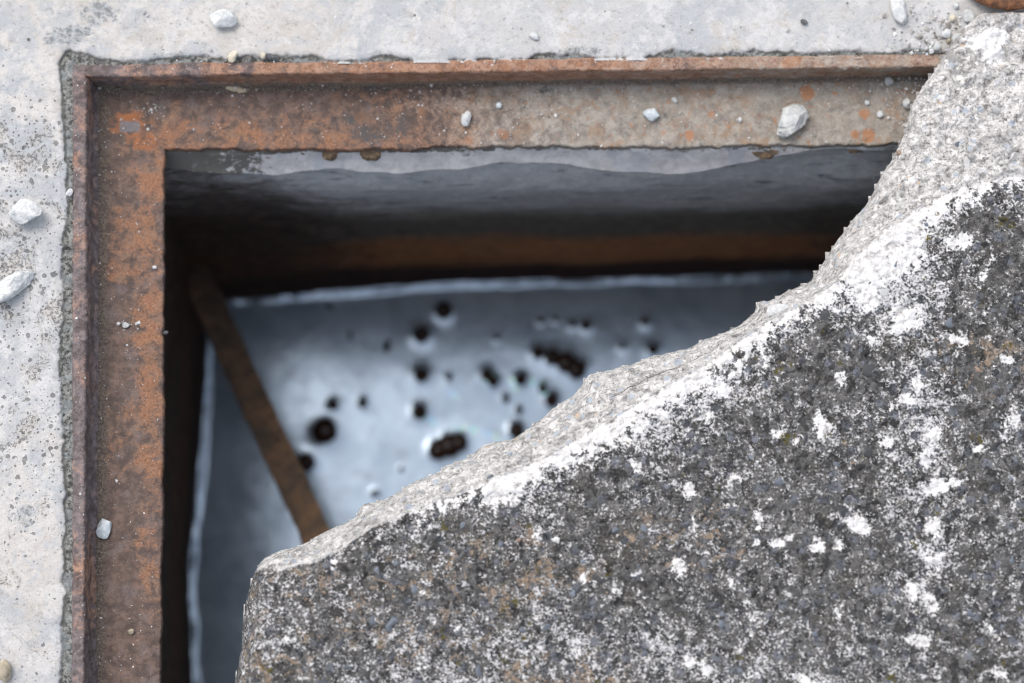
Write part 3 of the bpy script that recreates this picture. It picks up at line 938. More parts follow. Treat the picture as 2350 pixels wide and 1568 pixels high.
stone('mortar_crumb', 289, 746, LED, 17, 15, 30, 9, M_grey, 109, 'grey crumb with white bits halfway down the left ledge', 'crumb', LST, rough=0.2)
stone('pebble', 355, 614, LED, 11, 9, 0, 7, M_white, 113, 'tiny white pebble near the inner edge of the left ledge', 'pebble', LST, cuts=5)
stone('pebble', 381, 764, LED - 0.0005, 12, 9, 0, 8, M_darkst, 127, 'tiny dark chip near the inner edge of the left ledge', 'pebble', LST, cuts=7)

# rust-brown lumps of mortar hanging under the upper ledge
for (px, py, w_, h_, s) in ((852, 358, 54, 42, 5), (757, 357, 44, 40, 8), (1130, 345, 90, 22, 25), (620, 352, 60, 26, 27), (1290, 342, 80, 18, 28), (1765, 352, 80, 34, 9), (1960, 341, 50, 22, 12), (540, 350, 30, 22, 15), (440, 348, 90, 30, 14), (690, 348, 60, 22, 16), (1040, 345, 70, 22, 17), (1480, 341, 60, 14, 20)):
    V, F = rock(s, 4, 6, 0.22, 0.3)
    V = V * np.array([w_ / 2 * PXM, 0.007, h_ / 2 * PXM * 1.1])
    p = at(px, py - 6, -0.010)
    o = mesh_obj('mortar_lump', V, F, M_rustlump)
    o.location = (p[0], p[1] + 0.002, -0.013)
    reparent(o, pit)

# ------------------------------------------------------------------ diagonal bar across the pit
bar_p = [at(402, 535, -0.33), at(446, 620, -0.325), at(575, 905, -0.305), at(708, 1190, -0.285), at(800, 1395, -0.27)]
bar_p = np.array(bar_p)


def flat_bar(P, wid, thick, n=240, m=14):
    s = np.linspace(0, 1, len(P))
    q = np.linspace(0, 1, n)
    ctr = np.stack([np.interp(q, s, P[:, i]) for i in range(3)], -1)
    tan = np.gradient(ctr, axis=0)
    tan /= np.linalg.norm(tan, axis=1, keepdims=True)
    side = np.cross(tan, [0, 0, 1.0])
    side /= np.linalg.norm(side, axis=1, keepdims=True)
    up = np.cross(side, tan)
    ring = []
    for (a, b) in ((-1, 1), (1, 1), (1, -1), (-1, -1)):
        ring.append((a, b))
    loop = []
    for i in range(4):
        a, b = np.array(ring[i]), np.array(ring[(i + 1) % 4])
        k = m if i % 2 == 0 else 4
        for j in range(k):
            loop.append(a + (b - a) * j / k)
    loop = np.array(loop)
    V = ctr[:, None] + side[:, None] * (loop[:, 0] * wid / 2)[None, :, None] + up[:, None] * (loop[:, 1] * thick / 2)[None, :, None]
    d = 0.0012 * fbm(V[..., 0] + V[..., 2], V[..., 1] + V[..., 2], 0.012, 4, 91)
    V = V + (V - ctr[:, None]) / wid * d[..., None] * 2 + up[:, None] * d[..., None]
    L = len(loop)
    i = np.arange(n * L).reshape(n, L)
    j = np.roll(i, -1, 1)
    F = np.stack([i[:-1], j[:-1], j[1:], i[1:]], -1).reshape(-1, 4)
    return V.reshape(-1, 3), F


def mat_bar():
    g = G('rusted_bar')
    n, m_ = g.noise(0.022, 5, 0.7, 0.4), g.noise(0.007, 5, 0.75, 0.4)
    col = g.mix(g.mr(n, 0.36, 0.64), (0.11, 0.085, 0.065), (0.24, 0.145, 0.085))
    col = g.mix(g.mr(m_, 0.55, 0.66, 0, 0.8), col, (0.055, 0.042, 0.034))
    col = g.mix(g.mr(m_, 0.42, 0.32, 0, 0.7), col, (0.27, 0.135, 0.06))
    end_shade = g.ma('ADD', g.ma('MULTIPLY', g.xyz(1), -1.0), g.ma('MULTIPLY', g.ma('SUBTRACT', n, 0.5), 0.06))
    col = g.mix(g.mr(end_shade, 0.10, 0.02, 0, 0.85), col, (0.040, 0.026, 0.020))   # shade towards the wall end, put into the bar's colour
    return g.done(col, 0.85, g.bump(m_, 0.002, 0.8), 0.3)


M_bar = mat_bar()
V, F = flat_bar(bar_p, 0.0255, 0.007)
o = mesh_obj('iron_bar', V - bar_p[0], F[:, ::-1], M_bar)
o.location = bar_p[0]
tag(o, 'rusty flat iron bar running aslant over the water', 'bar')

# ------------------------------------------------------------------ water and its bubbles
PW_M = PXM * (1 + 0.45 / DIST)
BUB = [  # px, py, radius px, label
    (1018, 714, 21, 'uppermost dark bubble of the upright row of four, bright crescent under it'),
    (967, 769, 20, 'second bubble from the top of the upright row of four'),
    (967, 861, 18, 'third bubble from the top of the upright row of four'),
    (963, 946, 18, 'lowest bubble of the upright row of four'),
    (745, 990, 30, 'largest single round bubble, right of the iron bar'),
    (765, 930, 13, 'small bubble directly above the largest round bubble'),
    (833, 926, 11, 'small lone bubble between the largest one and the upright row'),
    (703, 1062, 21, 'dark bubble half hidden behind the right side of the iron bar'),
    (1235, 810, 16, 'bubble at the left tip of the long dark raft'),
    (1195, 872, 15, 'dark bubble under the left end of the long raft'),
    (1246, 893, 11, 'small bubble with a blue gleam under the long raft'),
    (1266, 919, 17, 'bubble beside the broken cover edge below the long raft'),
    (1185, 988, 19, 'grey bubble touching the broken cover edge'),
    (1190, 942, 9, 'tiny bubble above the grey bubble by the cover edge'),
    (1160, 916, 9, 'tiny bubble left of the cluster by the cover edge'),
    (1498, 803, 13, 'bubble at the cover edge farthest along to the upper right'),
    (1345, 748, 12, 'small dark bubble in the shaded water above the long raft'),
    (1313, 745, 9, 'faint bubble beside the small dark one in shaded water'),
    (1480, 740, 10, 'small bubble with a bright white gleam in the shaded water'),
    (1240, 738, 7, 'pinpoint bubble, left one of a bright pair in shaded water'),
    (1275, 734, 7, 'pinpoint bubble, brighter one of the pair in shaded water'),
    (1428, 797, 7, 'pinpoint bubble between the long raft and the cover edge'),
    (1140, 778, 6, 'pinpoint bubble above the speckled brown bubble'),
    (1030, 870, 7, 'pinpoint bubble right of the upright row of four'),
    (794, 648, 18, 'bubble pressed against the far waterline'),
    (860, 1131, 9, 'faint small bubble low in the bright water near the cover'),
    (920, 1076, 6, 'pinpoint bubble left of the lower dark raft'),
]
RAFTS = [  # label, [(px, py, rpx) ...]
    ('long dark raft of joined bubbles in the right part of the water', [(1268, 820, 20), (1298, 833, 24), (1322, 848, 23)]),
    ('oval dark raft of joined bubbles just above the cover edge', [(1005, 1033, 24), (1030, 1024, 28), (1052, 1016, 22)]),
    ('speckled brown cluster of bubbles beside the long raft', [(1118, 862, 15), (1132, 876, 14)]),
]
FLOAT = [(888, 795, 9, 15), (804, 769, 6, 8), (756, 702, 7, 7)]

wx = graded(-0.36, 0.42, 0.0012, -0.40, 0.52, 1.5)
wy = graded(-0.28, 0.17, 0.0012, -0.47, 0.22, 1.5)
X, Y = np.meshgrid(wx, wy)
ywall = np.interp(X, wt[:, 0], wt[:, 1])
xwall = np.interp(Y, wl[o_idx, 1], wl[o_idx, 0])
dw = np.minimum(np.maximum(ywall - Y + 0.0025 * fbm(X, Y, 0.05, 3, 5), 0), np.maximum(X - xwall + 0.002 * fbm(X, Y, 0.04, 3, 6), 0))
Z = ZW + 0.0022 * np.exp(-(dw / 0.0042) ** 2) * (0.75 + 0.9 * vn(X / 0.03, Y / 0.03, 12) + 0.5 * vn(X / 0.009, Y / 0.009, 13)) + 0.0003 * fbm(X, Y, 0.07, 2, 9)
oil = np.zeros_like(X)
allb = [(a, b, r) for a, b, r, _ in BUB] + [c for _, L in RAFTS for c in L]
for (a, b, r) in allb:
    p = at(a, b, ZW)
    rr = r * PW_M
    d = np.hypot(X - p[0], Y - p[1])
    Z = np.maximum(Z, ZW + min(0.0010, 0.11 * rr + 0.0001) * np.exp(-np.maximum(d - rr * 0.9, 0) / (0.0022 + 0.20 * rr)) * (d < 0.045))
for (a, b, rx, ry, q) in ((990, 966, 26, 10, 40), (1070, 985, 40, 9, 8), (1125, 1000, 24, 8, 20), (1125, 868, 22, 22, 0), (1235, 880, 22, 12, 20), (1040, 905, 20, 8, 30), (1180, 880, 12, 20, 0), (1250, 905, 10, 10, 0)):
    oil = np.maximum(oil, spot(np.stack([X, Y, np.full_like(X, ZW)], -1), a, b, rx, ry, q))
fm = ((Y < ywall + 0.004) & (X > xwall - 0.004))
fm = fm[:-1, :-1] & fm[1:, 1:]
V, F, A = compact(np.stack([X, Y, Z], -1).reshape(-1, 3), grid_faces(len(wx), len(wy), fm), dict(oil=oil))
M_water = mat_water()
water = mesh_obj('water', V, F, M_water, None, A)
tag(water, 'dark standing water with a pale scummy film reflecting the sky', 'water', kind='structure')

gb = G('dark_bubble')
M_bub = gb.done(gb.mix(gb.noise(0.004, 2), (0.022, 0.012, 0.008), (0.060, 0.030, 0.019)), 0.06, None, 0.35)


def dome(r, hgt, seed):
    V, F = ICO[3]
    V = V.copy()
    V = V * (1 + 0.05 * fbm(V[:, 0] + seed, V[:, 1] + V[:, 2], 0.9, 2, seed))[:, None]
    V = V * np.array([r, r, hgt])
    return V, F


GB = 'bubbles floating on the water'
for k, (a, b, r, lab) in enumerate(BUB):
    rr = r * PW_M
    V, F = dome(rr, rr * 0.62 + 0.001, k)
    o = mesh_obj('bubble', V, F, M_bub)
    p = at(a, b, ZW)
    o.location = (p[0], p[1], ZW + min(0.0010, 0.11 * rr + 0.0001) * 0.6)
    tag(o, lab, 'bubble', GB)
for k, (lab, L) in enumerate(RAFTS):
    p0 = at(L[0][0], L[0][1], ZW)
    e = empty('bubble_raft', p0)
    tag(e, lab, 'bubbles', 'joined bubbles on the water')
    bpy.context.view_layer.update()
    for j, (a, b, r) in enumerate(L):
        rr = r * PW_M
        V, F = dome(rr, rr * 0.6, 40 + k * 5 + j)
        o = mesh_obj('bubble', V, F, M_bub)
        p = at(a, b, ZW)
        o.location = (p[0], p[1], ZW + 0.0016 + 0.0002 * j)
        reparent(o, e)
M_scrap = mat_plain('dark_green_scrap', (0.012, 0.022, 0.018), (0.03, 0.045, 0.038), 0.7, 0.003)
for k, (a, b, rx, ry) in enumerate(FLOAT):
    V, F = rock(200 + k, 3, 6, 0.2)
    o = mesh_obj('floating_scrap', V * np.array([rx * PW_M, ry * PW_M, 0.0012]), F, M_scrap)
    o.location = at(a, b, ZW + 0.0008)
    tag(o, ['dark green scrap floating left of the upright bubble row', 'small dark scrap floating above the lone small bubble', 'tiny dark speck floating just under the far waterline'][k], 'scrap', 'dark scraps floating on the water')

# ------------------------------------------------------------------ broken concrete cover
ZT, ZS, ZBOT = 0.082, 0.042, 0.0305
sil_px = [(528, 1700), (540, 1568), (553, 1480), (563, 1385), (583, 1312), (608, 1279), (640, 1263), (700, 1248), (735, 1226), (790, 1201), (818, 1183), (826, 1154), (880, 1145), (940, 1110),
          (1008, 1086), (1022, 1069), (1080, 1046), (1112, 1019), (1180, 1003), (1230, 970), (1265, 936), (1320, 900), (1352, 859), (1400, 850), (1440, 840), (1500, 815), (1580, 800), (1650, 766),
          (1700, 741), (1732, 716), (1742, 687), (1766, 689), (1805, 668), (1862, 644), (1890, 602), (1920, 556), (1960, 500), (1992, 460), (2020, 410), (2046, 370), (2070, 330), (2085, 282),
          (2098, 232), (2125, 190), (2150, 150), (2168, 122), (2200, 78), (2225, 50), (2248, 30), (2270, 22), (2300, 30), (2350, 24), (2450, 10)]
cre_px = [(560, 1700), (572, 1568), (584, 1480), (592, 1400), (604, 1340), (640, 1305), (720, 1285), (780, 1262), (850, 1208), (900, 1190), (960, 1165), (1060, 1128), (1120, 1100), (1200, 1072),
          (1260, 1045), (1330, 1000), (1420, 950), (1480, 915), (1560, 868), (1640, 822), (1720, 762), (1800, 715), (1860, 690), (1920, 640), (1975, 580), (2030, 525), (2100, 480), (2180, 440),
          (2260, 412), (2350, 396), (2450, 385)]
cru_px = [(560, 1700), (575, 1480), (610, 1335), (720, 1292), (850, 1214), (960, 1180), (1040, 1152), (1150, 1145), (1225, 1138), (1262, 1085), (1350, 1055), (1440, 1005), (1500, 945), (1600, 905), (1690, 840),
          (1740, 775), (1840, 730), (1900, 700), (2040, 672), (2070, 600), (2140, 530), (2200, 475), (2350, 428), (2450, 410)]
close = [[0.565, 0.26], [0.565, -0.48], None]


def outline(px, z):
    P = [at(a, b, z)[:2] for a, b in px]
    return P


S_open = np.array(outline(sil_px, ZS))
S = np.vstack([S_open, [[0.58, S_open[-1][1]], [0.58, -0.475], [S_open[0][0] - 0.004, -0.475]]])
C_open = np.array(outline(cre_px, ZT))
Cc = np.vstack([C_open, [[0.57, C_open[-1][1]], [0.57, -0.465], [C_open[0][0], -0.465]]])
K_open = np.array(outline(cru_px, ZT))
Kc = np.vstack([K_open, [[0.6, K_open[-1][1]], [0.6, -0.5], [K_open[0][0], -0.5]]])

xs = graded(-0.215, 0.405, 0.00078, S[:, 0].min() - 0.004, 0.585, 1.4)
ys = graded(-0.275, 0.275, 0.00078, -0.48, S[:, 1].max() + 0.004, 1.4)
X, Y = np.meshgrid(xs, ys)
# a ragged outline
XX = X + 0.0016 * fbm(X, Y, 0.034, 3, 101) + 0.0008 * fbm(X, Y, 0.0093, 3, 105) + 0.0004 * fbm(X, Y, 0.003, 2, 102)
YY = Y + 0.0016 * fbm(X, Y, 0.034, 3, 103) + 0.0008 * fbm(X, Y, 0.0087, 3, 106) + 0.0004 * fbm(X, Y, 0.003, 2, 104)
inS = inside(XX, YY, S)
dS = seg_dist(XX, YY, S, True)
inC = inside(XX, YY, Cc)
dC = seg_dist(XX, YY, Cc, True)
t = np.where(inC, 1.0, dS / (dS + dC + 1e-9))
ut = t * 3 + 1.3 * fbm(XX, YY, 0.035, 3, 151)
st_ = (np.floor(ut) + sstep(0.45, 1.0, ut - np.floor(ut)) - 1.3 * fbm(XX, YY, 0.035, 3, 151)) / 3
face = np.where(inC, 1.0, np.clip(0.5 * t ** 0.85 + 0.5 * st_ * sstep(0, 0.15, t) * sstep(1.0, 0.85, t) + 0.5 * t * (1 - sstep(0, 0.15, t) * sstep(1.0, 0.85, t)), 0, 1))
Zs = ZS - 0.006 * sstep(0.004, 0.0, dS)                     # the lower arris crumbles
Z = Zs + (ZT - Zs) * face
soft = np.exp(-(dC / 0.006) ** 2)
Z = Z - 0.0022 * soft
fr = sstep(0.0, 0.004, np.where(inC, -dC, dC))              # 1 on the broken face
g1, r1 = worley(XX, YY, 0.0075, 111)
g2, r2 = worley(X, Y, 0.0030, 113)
rough_f = (0.0050 * fbm(X, Y, 0.030, 4, 121) - 0.0040 * np.abs(fbm(X, Y, 0.022, 4, 127)) + 0.0012 + 0.0026 * fbm(X, Y, 0.007, 4, 122) + 0.0024 * (r1 - 0.4) * sstep(0.65, 0.25, g1) + 0.0015 * (r2 - 0.5) * sstep(0.7, 0.3, g2))
rough_t = (0.0022 * fbm(X, Y, 0.060, 3, 123) + 0.0011 * fbm(X, Y, 0.006, 4, 124) + 0.0009 * (r2 - 0.45) * sstep(0.7, 0.25, g2) + 0.0012 * np.clip(r1 - 0.62, 0, 1) * 2 * sstep(0.55, 0.25, g1))
pits = sstep(0.30, 0.42, fbm(X, Y, 0.009, 3, 125)) * 0.0016
Z = Z + fr * rough_f + (1 - fr) * rough_t - pits
# dark seams that follow the break
rel = dS / (dS + dC + 1e-9) + 0.10 * fbm(X, Y, 0.05, 4, 131)
seam = sstep(0.028, 0.0, np.abs(rel - 0.62 - 0.03 * fbm(X, Y, 0.008, 3, 133))) * sstep(0.45, 0.62, vn(X / 0.05, Y / 0.05, 7) + 0.5) * fr * sstep(2120, 2000, px_of(np.stack([X, Y, Z], -1))[0])
seam = np.maximum(seam, 0.0 * sstep(0.035, 0.0, np.abs(rel - 0.85 - 0.03 * fbm(X, Y, 0.008, 3, 134))) * sstep(0.5, 0.7, vn(X / 0.07, Y / 0.07, 9) + 0.5) * fr)
Z = Z - seam * 0.0014
top = np.where(inC, sstep(-0.004, 0.006, dC), sstep(0.004, -0.006, dC))
P3 = np.stack([X, Y, np.full_like(X, ZT)], -1)
PW3 = P3 + np.stack([0.006 * fbm(X, Y, 0.016, 4, 141), 0.006 * fbm(X, Y, 0.016, 4, 142), 0 * X], -1)
dK = seg_dist(XX, YY, K_open)
xpx, ypx = px_of(P3)
crust = np.where(inside(XX, YY, Kc), -dK, dK) - 0.0055 * sstep(1750, 2000, xpx)
crust_on = sstep(820, 1010, xpx)
top = np.maximum(top, sstep(680, 610, xpx) * sstep(1270, 1330, ypx))
PATCH = [(1885, 980, 18, 34, -10), (2075, 730, 50, 34, -30), (2010, 770, 22, 14, 0), (1972, 1207, 34, 26, 30), (2165, 1108, 52, 18, -10), (2140, 1205, 30, 22, 30), (2147, 1282, 22, 28, 0), (1556, 1303, 18, 22, 0),
         (1580, 1130, 14, 20, 0), (2075, 930, 34, 12, -8), (2030, 1018, 20, 16, 0), (2210, 775, 24, 20, 0), (2060, 600, 80, 45, -40), (1930, 870, 18, 16, 0), (1785, 1000, 18, 14, 0), (1830, 1010, 14, 16, 0),
         (2140, 1380, 18, 20, 0), (1735, 1190, 12, 22, 0), (1735, 1245, 14, 12, 0), (1780, 1240, 16, 12, 0), (1880, 1245, 18, 14, 0), (1920, 1245, 14, 14, 0), (2105, 1475, 30, 14, 10), (1590, 1520, 16, 18, 0),
         (2240, 1030, 14, 10, 0), (2130, 1040, 26, 22, -40), (2310, 820, 14, 14, 0), (1470, 985, 26, 16, -20), (1520, 960, 20, 14, 0), (1650, 900, 24, 18, -20), (2330, 960, 14, 20, 0), (2110, 880, 14, 30, 10),
         (1990, 690, 34, 26, 0), (1330, 1060, 20, 12, 0), (1235, 1075, 14, 14, 0), (2200, 555, 40, 20, -20), (2090, 1360, 18, 26, 0), (1840, 1560, 40, 14, 0), (2290, 1545, 24, 14, 0), (1620, 1545, 14, 12, 0),
         (2145, 1000, 14, 26, 0), (2260, 640, 10, 8, 0), (1680, 770, 22, 14, 0), (1285, 1240, 14, 10, 0), (1160, 1135, 14, 16, 0), (1465, 1070, 14, 14, 0)]
patch = np.zeros_like(X)
for (a, b, rx, ry, q) in PATCH:
    patch = np.maximum(patch, spot(PW3, a, b, rx * 0.95, ry * 0.95, q))
dense = np.maximum.reduce([spot(P3, 2120, 1040, 80, 330), spot(P3, 2040, 680, 120, 90, -40), spot(P3, 1640, 930, 160, 50, -30), 0.7 * spot(P3, 1200, 1500, 700, 90)])
chalk = np.maximum.reduce([spot(P3, 2292, 58, 50, 26, -10), 0.9 * spot(P3, 2300, 100, 24, 26)])
flakes = np.maximum.reduce([spot(P3, 1200, 1290, 170, 90), spot(P3, 1580, 1230, 160, 80), spot(P3, 960, 1400, 200, 120), spot(P3, 690, 1380, 120, 90), spot(P3, 1080, 1380, 120, 60), spot(P3, 2250, 840, 100, 70), spot(P3, 620, 1520, 100, 90), spot(P3, 1300, 1560, 150, 60)])
ins_c = inside((XX[:-1, :-1] + XX[1:, 1:]) / 2, (YY[:-1, :-1] + YY[1:, 1:]) / 2, S)
idx = np.arange(X.size).reshape(X.shape)
F = grid_faces(len(xs), len(ys), ins_c)
# outer wall down to the underside
edges = []
up = np.zeros((ins_c.shape[0] + 2, ins_c.shape[1] + 2), bool)
up[1:-1, 1:-1] = ins_c
j, i = np.nonzero(ins_c)
for dj, di, a, b in ((-1, 0, (0, 0), (0, 1)), (0, 1, (0, 1), (1, 1)), (1, 0, (1, 1), (1, 0)), (0, -1, (1, 0), (0, 0))):
    m = ~up[j + 1 + dj, i + 1 + di]
    edges.append(np.stack([idx[j[m] + a[0], i[m] + a[1]], idx[j[m] + b[0], i[m] + b[1]]], -1))
edges = np.concatenate(edges)
V0 = np.stack([X, Y, Z], -1).reshape(-1, 3)
n0 = len(V0)
for _ in range(14):                                          # round off the grid's corners along the outline
    acc, cnt = np.zeros((n0, 2)), np.zeros(n0)
    for p_, q_ in ((0, 1), (1, 0)):
        np.add.at(acc, edges[:, p_], V0[edges[:, q_], :2])
        np.add.at(cnt, edges[:, p_], 1)
    m = cnt > 0
    V0[m, :2] = 0.5 * V0[m, :2] + 0.5 * acc[m] / cnt[m, None]
Vd = V0.copy()
Vd[:, 2] = ZBOT
skirt = np.stack([edges[:, 1], edges[:, 0], edges[:, 0] + n0, edges[:, 1] + n0], -1)
stp = 6
cj, ci = np.meshgrid(np.arange(0, X.shape[0] - stp, stp), np.arange(0, X.shape[1] - stp, stp), indexing='ij')
mid = ins_c[np.minimum(cj + stp // 2, ins_c.shape[0] - 1), np.minimum(ci + stp // 2, ins_c.shape[1] - 1)]
cj, ci = cj[mid], ci[mid]
under = np.stack([idx[cj, ci], idx[cj + stp, ci], idx[cj + stp, ci + stp], idx[cj, ci + stp]], -1) + n0
Fa = np.concatenate([F, skirt, under])
dup2 = lambda a, fill=None: np.concatenate([a.ravel(), a.ravel() if fill is None else np.full(a.size, fill)])
V, Fa, A = compact(np.concatenate([V0, Vd]), Fa, dict(top=dup2(top, 0.0), crust=dup2(crust), crust_on=dup2(crust_on), patch=dup2(patch, 0.0), dense=dup2(dense, 0.0), chalk=dup2(chalk, 0.0), flakes=dup2(flakes, 0.0), seam=dup2(seam, 0.0)))
cover = mesh_obj('broken_cover', V, Fa, mat_cover(), None, A)
tag(cover, 'broken slab of dark lichen-speckled concrete with a pale fractured edge, covering half the pit', 'concrete cover')

# stones showing in the cover: parts of it
M_ag = [mat_plain('blue_grey_aggregate', (0.13, 0.15, 0.18), (0.27, 0.30, 0.34), 0.6, 0.004, 0.4, 0.0005, 0.5),
        mat_plain('dark_aggregate', (0.045, 0.047, 0.05), (0.11, 0.11, 0.11), 0.65, 0.004, 0.4, 0.0005, 0.3),
        mat_plain('pale_aggregate', (0.44, 0.45, 0.45), (0.66, 0.65, 0.62), 0.7, 0.004, 0.35, 0.0005, 0.3),
        mat_plain('tan_aggregate', (0.28, 0.20, 0.15), (0.44, 0.33, 0.25), 0.7, 0.004, 0.3, 0.0005, 0.3)]
ag_mesh = {}
for mi in range(4):
    for s in range(4):
        V, F = rock(300 + s + 7 * mi, 3, 13, 0.10, 0.42)
        o = mesh_obj('aggregate_stone', V, F, M_ag[mi])
        ag_mesh[mi, s] = o.data
        bpy.data.objects.remove(o)
AGG = [(900, 1432, 34, 46, 10, 0), (857, 1425, 24, 34, -20, 0), (1065, 1338, 14, 30, 10, 2), (1312, 1357, 26, 34, 20, 0), (1200, 1447, 30, 24, 20, 0), (1253, 1440, 26, 28, 0, 0), (1098, 1540, 16, 34, -10, 0),
       (1375, 1167 + 160, 40, 26, 10, 1), (1413, 1216, 26, 20, 0, 0), (1890, 727, 40, 38, 0, 1), (1995, 848, 44, 40, 0, 1), (2030, 668, 28, 28, 0, 2), (1955, 905, 30, 40, 0, 1), (1720, 1050, 26, 22, 0, 0),
       (2150, 1210 - 40, 20, 24, 0, 0), (1790, 1105, 28, 26, 0, 0), (2228, 104, 22, 40, -25, 2), (2180, 740, 22, 30, 0, 0), (2240, 700, 20, 30, 0, 0), (2205, 870, 20, 28, 0, 1), (2320, 1100, 24, 20, 0, 0),
       (1630, 1035, 40, 30, 20, 1), (1655, 1430, 20, 30, -20, 0), (2228, 1405, 20, 22, 0, 0), (1700, 1400, 26, 20, 0, 1), (2300, 1440, 22, 20, 0, 0), (1880, 1380, 22, 20, 0, 1), (1480, 1500, 26, 24, 0, 0),
       (1560, 1400, 22, 16, 0, 1), (1150, 1250, 18, 22, 0, 0), (1440, 1320, 20, 30, 0, 1), (2100, 130 + 200, 24, 16, 0, 2), (2200, 330, 20, 14, 0, 0), (2290, 250, 30, 22, 0, 2), (2070, 470, 20, 14, 30, 2), (1800, 690, 26, 14, -20, 2)]
rg = np.random.RandomState(5)
ZI, XI, YI = Z, xs, ys
while len(AGG) < 98:
    a, b = rg.uniform(560, 2340), rg.uniform(120, 1560)
    p = at(a, b, ZT)
    if not inside(np.array([p[0]]), np.array([p[1]]), S)[0]:
        continue
    fresh = not inside(np.array([p[0]]), np.array([p[1]]), Cc)[0]
    s = rg.uniform(9, 22)
    AGG.append((a, b, s, s * rg.uniform(0.7, 1.4), rg.uniform(-60, 60), rg.choice([0, 2, 2, 3]) if fresh else rg.choice([0, 0, 1, 1, 2, 3])))
for (a, b, w_, h_, q, mi) in AGG:
    z = ZT - 0.01
    for _ in range(3):
        p = at(a, b, z)
        z = float(ZI[min(np.searchsorted(YI, p[1]), len(YI) - 1), min(np.searchsorted(XI, p[0]), len(XI) - 1)])
    o = bpy.data.objects.new('aggregate_stone', ag_mesh[mi, rg.randint(4)])
    C.objects.link(o)
    sz = min(w_, h_) * 0.5 * PXM
    o.scale = (w_ / 2 * PXM, h_ / 2 * PXM, sz * 0.8)
    o.location = (p[0], p[1], z - sz * 0.42)
    o.rotation_euler = (rg.uniform(-.25, .25), rg.uniform(-.25, .25), -R(q))
    o.parent = cover


def z_cover(a, b):
    z = ZT - 0.01
    for _ in range(4):
        p = at(a, b, z)
        z = float(ZI[min(np.searchsorted(YI, p[1]), len(YI) - 1), min(np.searchsorted(XI, p[0]), len(XI) - 1)])
    return z


stone('mortar_crumb', 1785, 712, z_cover(1785, 712) - 0.001, 56, 28, 14, 18, M_white, 131, 'white flake lying on the broken edge of the cover', 'flake', LST, cuts=8)
stone('mortar_crumb', 2262, 60, PAV, 26, 30, 20, 20, M_cream, 137, 'cream crumb nearest the rusty iron, left of the cover edge', 'crumb', LST, rough=0.2)
for k, (a, b, w_, h_, m, lab) in enumerate((
        (2225, 38, 30, 32, M_grey, 'squarish grey white crumb on the concrete in front of the rusty iron'),
        (2186, 42, 16, 18, M_cream, 'small cream crumb left of the squarish grey one'),
        (2172, 78, 26, 24, M_white, 'white crumb with an ochre side at the foot of the broken cover'),
        (2198, 88, 26, 26, M_grey, 'grey crumb wedged between a white crumb and the broken cover'),
        (2176, 94, 14, 11, M_tan, 'small orange tan crumb below the white one by the cover'),
        (2150, 108, 20, 18, M_grey, 'bluish grey crumb above the end of the rim'),
        (2138, 118, 14, 12, M_white, 'tiny white crumb on the end of the rim'),
        (2194, 14, 16, 14, M_white, 'round white crumb at the top edge between the long chip and the iron'))):
    stone('mortar_crumb', a, b, PAV, w_, h_, 17 * k, 14, m, 400 + k, lab, 'crumb', LST, rough=0.2, cuts=7, sub=3)


# ------------------------------------------------------------------ rusty iron at the top right
def tube(P, r, n=160, m=20, seed=0):
    P = np.asarray(P, float)
    s = np.concatenate([[0], np.cumsum(np.linalg.norm(np.diff(P, axis=0), axis=1))])
    q = np.linspace(0, s[-1], n)
    c = np.stack([np.interp(q, s, P[:, i]) for i in range(3)], -1)
    for _ in range(30):
        c[1:-1] = (c[:-2] + c[2:] + 2 * c[1:-1]) / 4
    tn = np.gradient(c, axis=0)
    tn /= np.linalg.norm(tn, axis=1, keepdims=True)
    sd_ = np.cross(tn, [0.0, 0.1, 1.0])
    sd_ /= np.linalg.norm(sd_, axis=1, keepdims=True)
    u = np.cross(sd_, tn)
    a = np.linspace(0, 2 * np.pi, m, endpoint=False)
    V = c[:, None] + r * (sd_[:, None] * np.cos(a)[None, :, None] + u[:, None] * np.sin(a)[None, :, None])
    V = V + (V - c[:, None]) * (0.16 * fbm(V[..., 0] + V[..., 2], V[..., 1], 0.008, 3, seed))[..., None]
    i = np.arange(n * m).reshape(n, m)
    j = np.roll(i, -1, 1)
    F = np.stack([i[:-1], j[:-1], j[1:], i[1:]], -1).reshape(-1, 4)
    V = np.concatenate([V.reshape(-1, 3), c[:1], c[-1:]])
    caps = np.array([[j[0, k], i[0, k], n * m] for k in range(m)] + [[i[-1, k], j[-1, k], n * m + 1] for k in range(m)])
    return V, [F, caps]


M_iron = mat_plain('rusted_iron', (0.13, 0.065, 0.04), (0.34, 0.15, 0.07), 0.8, 0.006, 0.35, 0.0012, spots=(0.075, 0.05, 0.045))
Pi = [at(2215, -52, 0.034), at(2262, -16, 0.037), at(2310, -4, 0.042), at(2380, -8, 0.046), at(2470, -30, 0.048), at(2560, -60, 0.048)]
V, F = tube(Pi, 0.0095, seed=5)
o = mesh_obj('iron_rod', V - np.array(Pi[2]), F, M_iron)
o.location = Pi[2]
tag(o, 'bent rusty iron rod behind the white corner of the broken cover', 'rod')

# ------------------------------------------------------------------ grit: too fine to count
rg = np.random.RandomState(9)
base, bf = ICO[2]
base = base[:12] if False else base
oc = np.array([[1, 0, 0], [-1, 0, 0], [0, 1, 0], [0, -1, 0], [0, 0, 1], [0, 0, -1]], float)
of = np.array([[0, 2, 4], [2, 1, 4], [1, 3, 4], [3, 0, 4], [2, 0, 5], [1, 2, 5], [3, 1, 5], [0, 3, 5]])
Vs, Fs, Ts = [], [], []


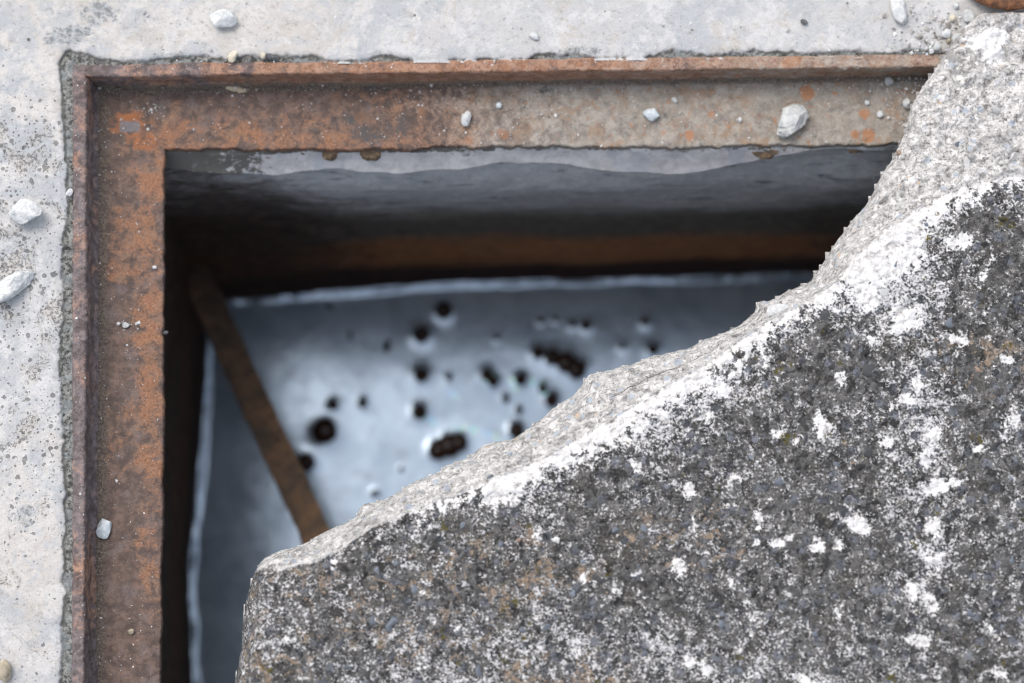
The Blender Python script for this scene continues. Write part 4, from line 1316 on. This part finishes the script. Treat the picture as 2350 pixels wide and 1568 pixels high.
def add_grit(a, b, z, r):
    p = at(a, b, z)
    v = oc * (1 + 0.5 * rg.uniform(-1, 1, (6, 1))) * np.array([r, r * rg.uniform(0.6, 1.2), r * 0.6])
    q = rg.uniform(0, 6.28)
    v = np.stack([v[:, 0] * math.cos(q) - v[:, 1] * math.sin(q), v[:, 0] * math.sin(q) + v[:, 1] * math.cos(q), v[:, 2]], -1)
    Ts.append(np.full(6, rg.rand()))
    Fs.append(of + 6 * len(Vs))
    Vs.append(v + np.array([p[0], p[1], z + r * 0.3]))


for _ in range(1000):                             # upper ledge and the groove under its rim
    a = rg.uniform(235, 2100)
    b = rg.uniform(190, 338) if rg.rand() < 0.75 else rg.uniform(180, 215)
    add_grit(a, b, 0.0003, PXM * min(0.7 + rg.exponential(0.65), 4.0))
for _ in range(600):                              # left ledge
    b = rg.uniform(200, 1560)
    a = rg.uniform(222, 366) if rg.rand() < 0.7 else rg.uniform(206, 232)
    add_grit(a, b, 0.0003, PXM * min(0.6 + rg.exponential(0.55), 3.5))
for _ in range(350):                              # rims
    if rg.rand() < 0.6:
        add_grit(rg.uniform(210, 2130), rg.uniform(136, 160), H_RIM + 0.0003, PXM * min(0.7 + rg.exponential(0.5), 3.0))
    else:
        add_grit(rg.uniform(170, 196), rg.uniform(180, 1560), H_RIM + 0.0003, PXM * min(0.7 + rg.exponential(0.5), 3.0))
for _ in range(260):                              # pavement by the cover
    a, b = rg.normal(2150, 55), rg.normal(95, 45)
    if 1900 < a < 2260 and 0 < b < 128:
        add_grit(a, b, H_RIM + 0.0005, PXM * min(1.5 + rg.exponential(2.0), 7))
for _ in range(160):
    add_grit(rg.uniform(0, 2150), rg.uniform(0, 120), H_RIM + 0.0005, PXM * min(1.2 + rg.exponential(1.0), 5))
for (cx, cy, n) in ((2060, 240, 70), (350, 255, 40), (960, 235, 30), (1265, 262, 25), (300, 745, 20), (1140, 247, 14), (2010, 205, 25), (2090, 200, 60), (2075, 285, 60), (2110, 172, 30)):
    for _ in range(n):
        add_grit(rg.normal(cx, 22), rg.normal(cy, 12), 0.0003, PXM * min(0.9 + rg.exponential(1.0), 5))
gg = G('pale_grit')
M_grit = gg.done(gg.ramp(gg.attr('tone'), [(0.0, (0.16, 0.14, 0.12)), (0.25, (0.32, 0.30, 0.27)), (0.5, (0.50, 0.49, 0.47)), (1.0, (0.72, 0.72, 0.71))]), 0.85)
o = mesh_obj('grit', np.concatenate(Vs), np.concatenate(Fs), M_grit, None, dict(tone=np.concatenate(Ts)), smooth=False)
tag(o, 'pale concrete grit sprinkled over the rusty frame', 'grit', kind='stuff')
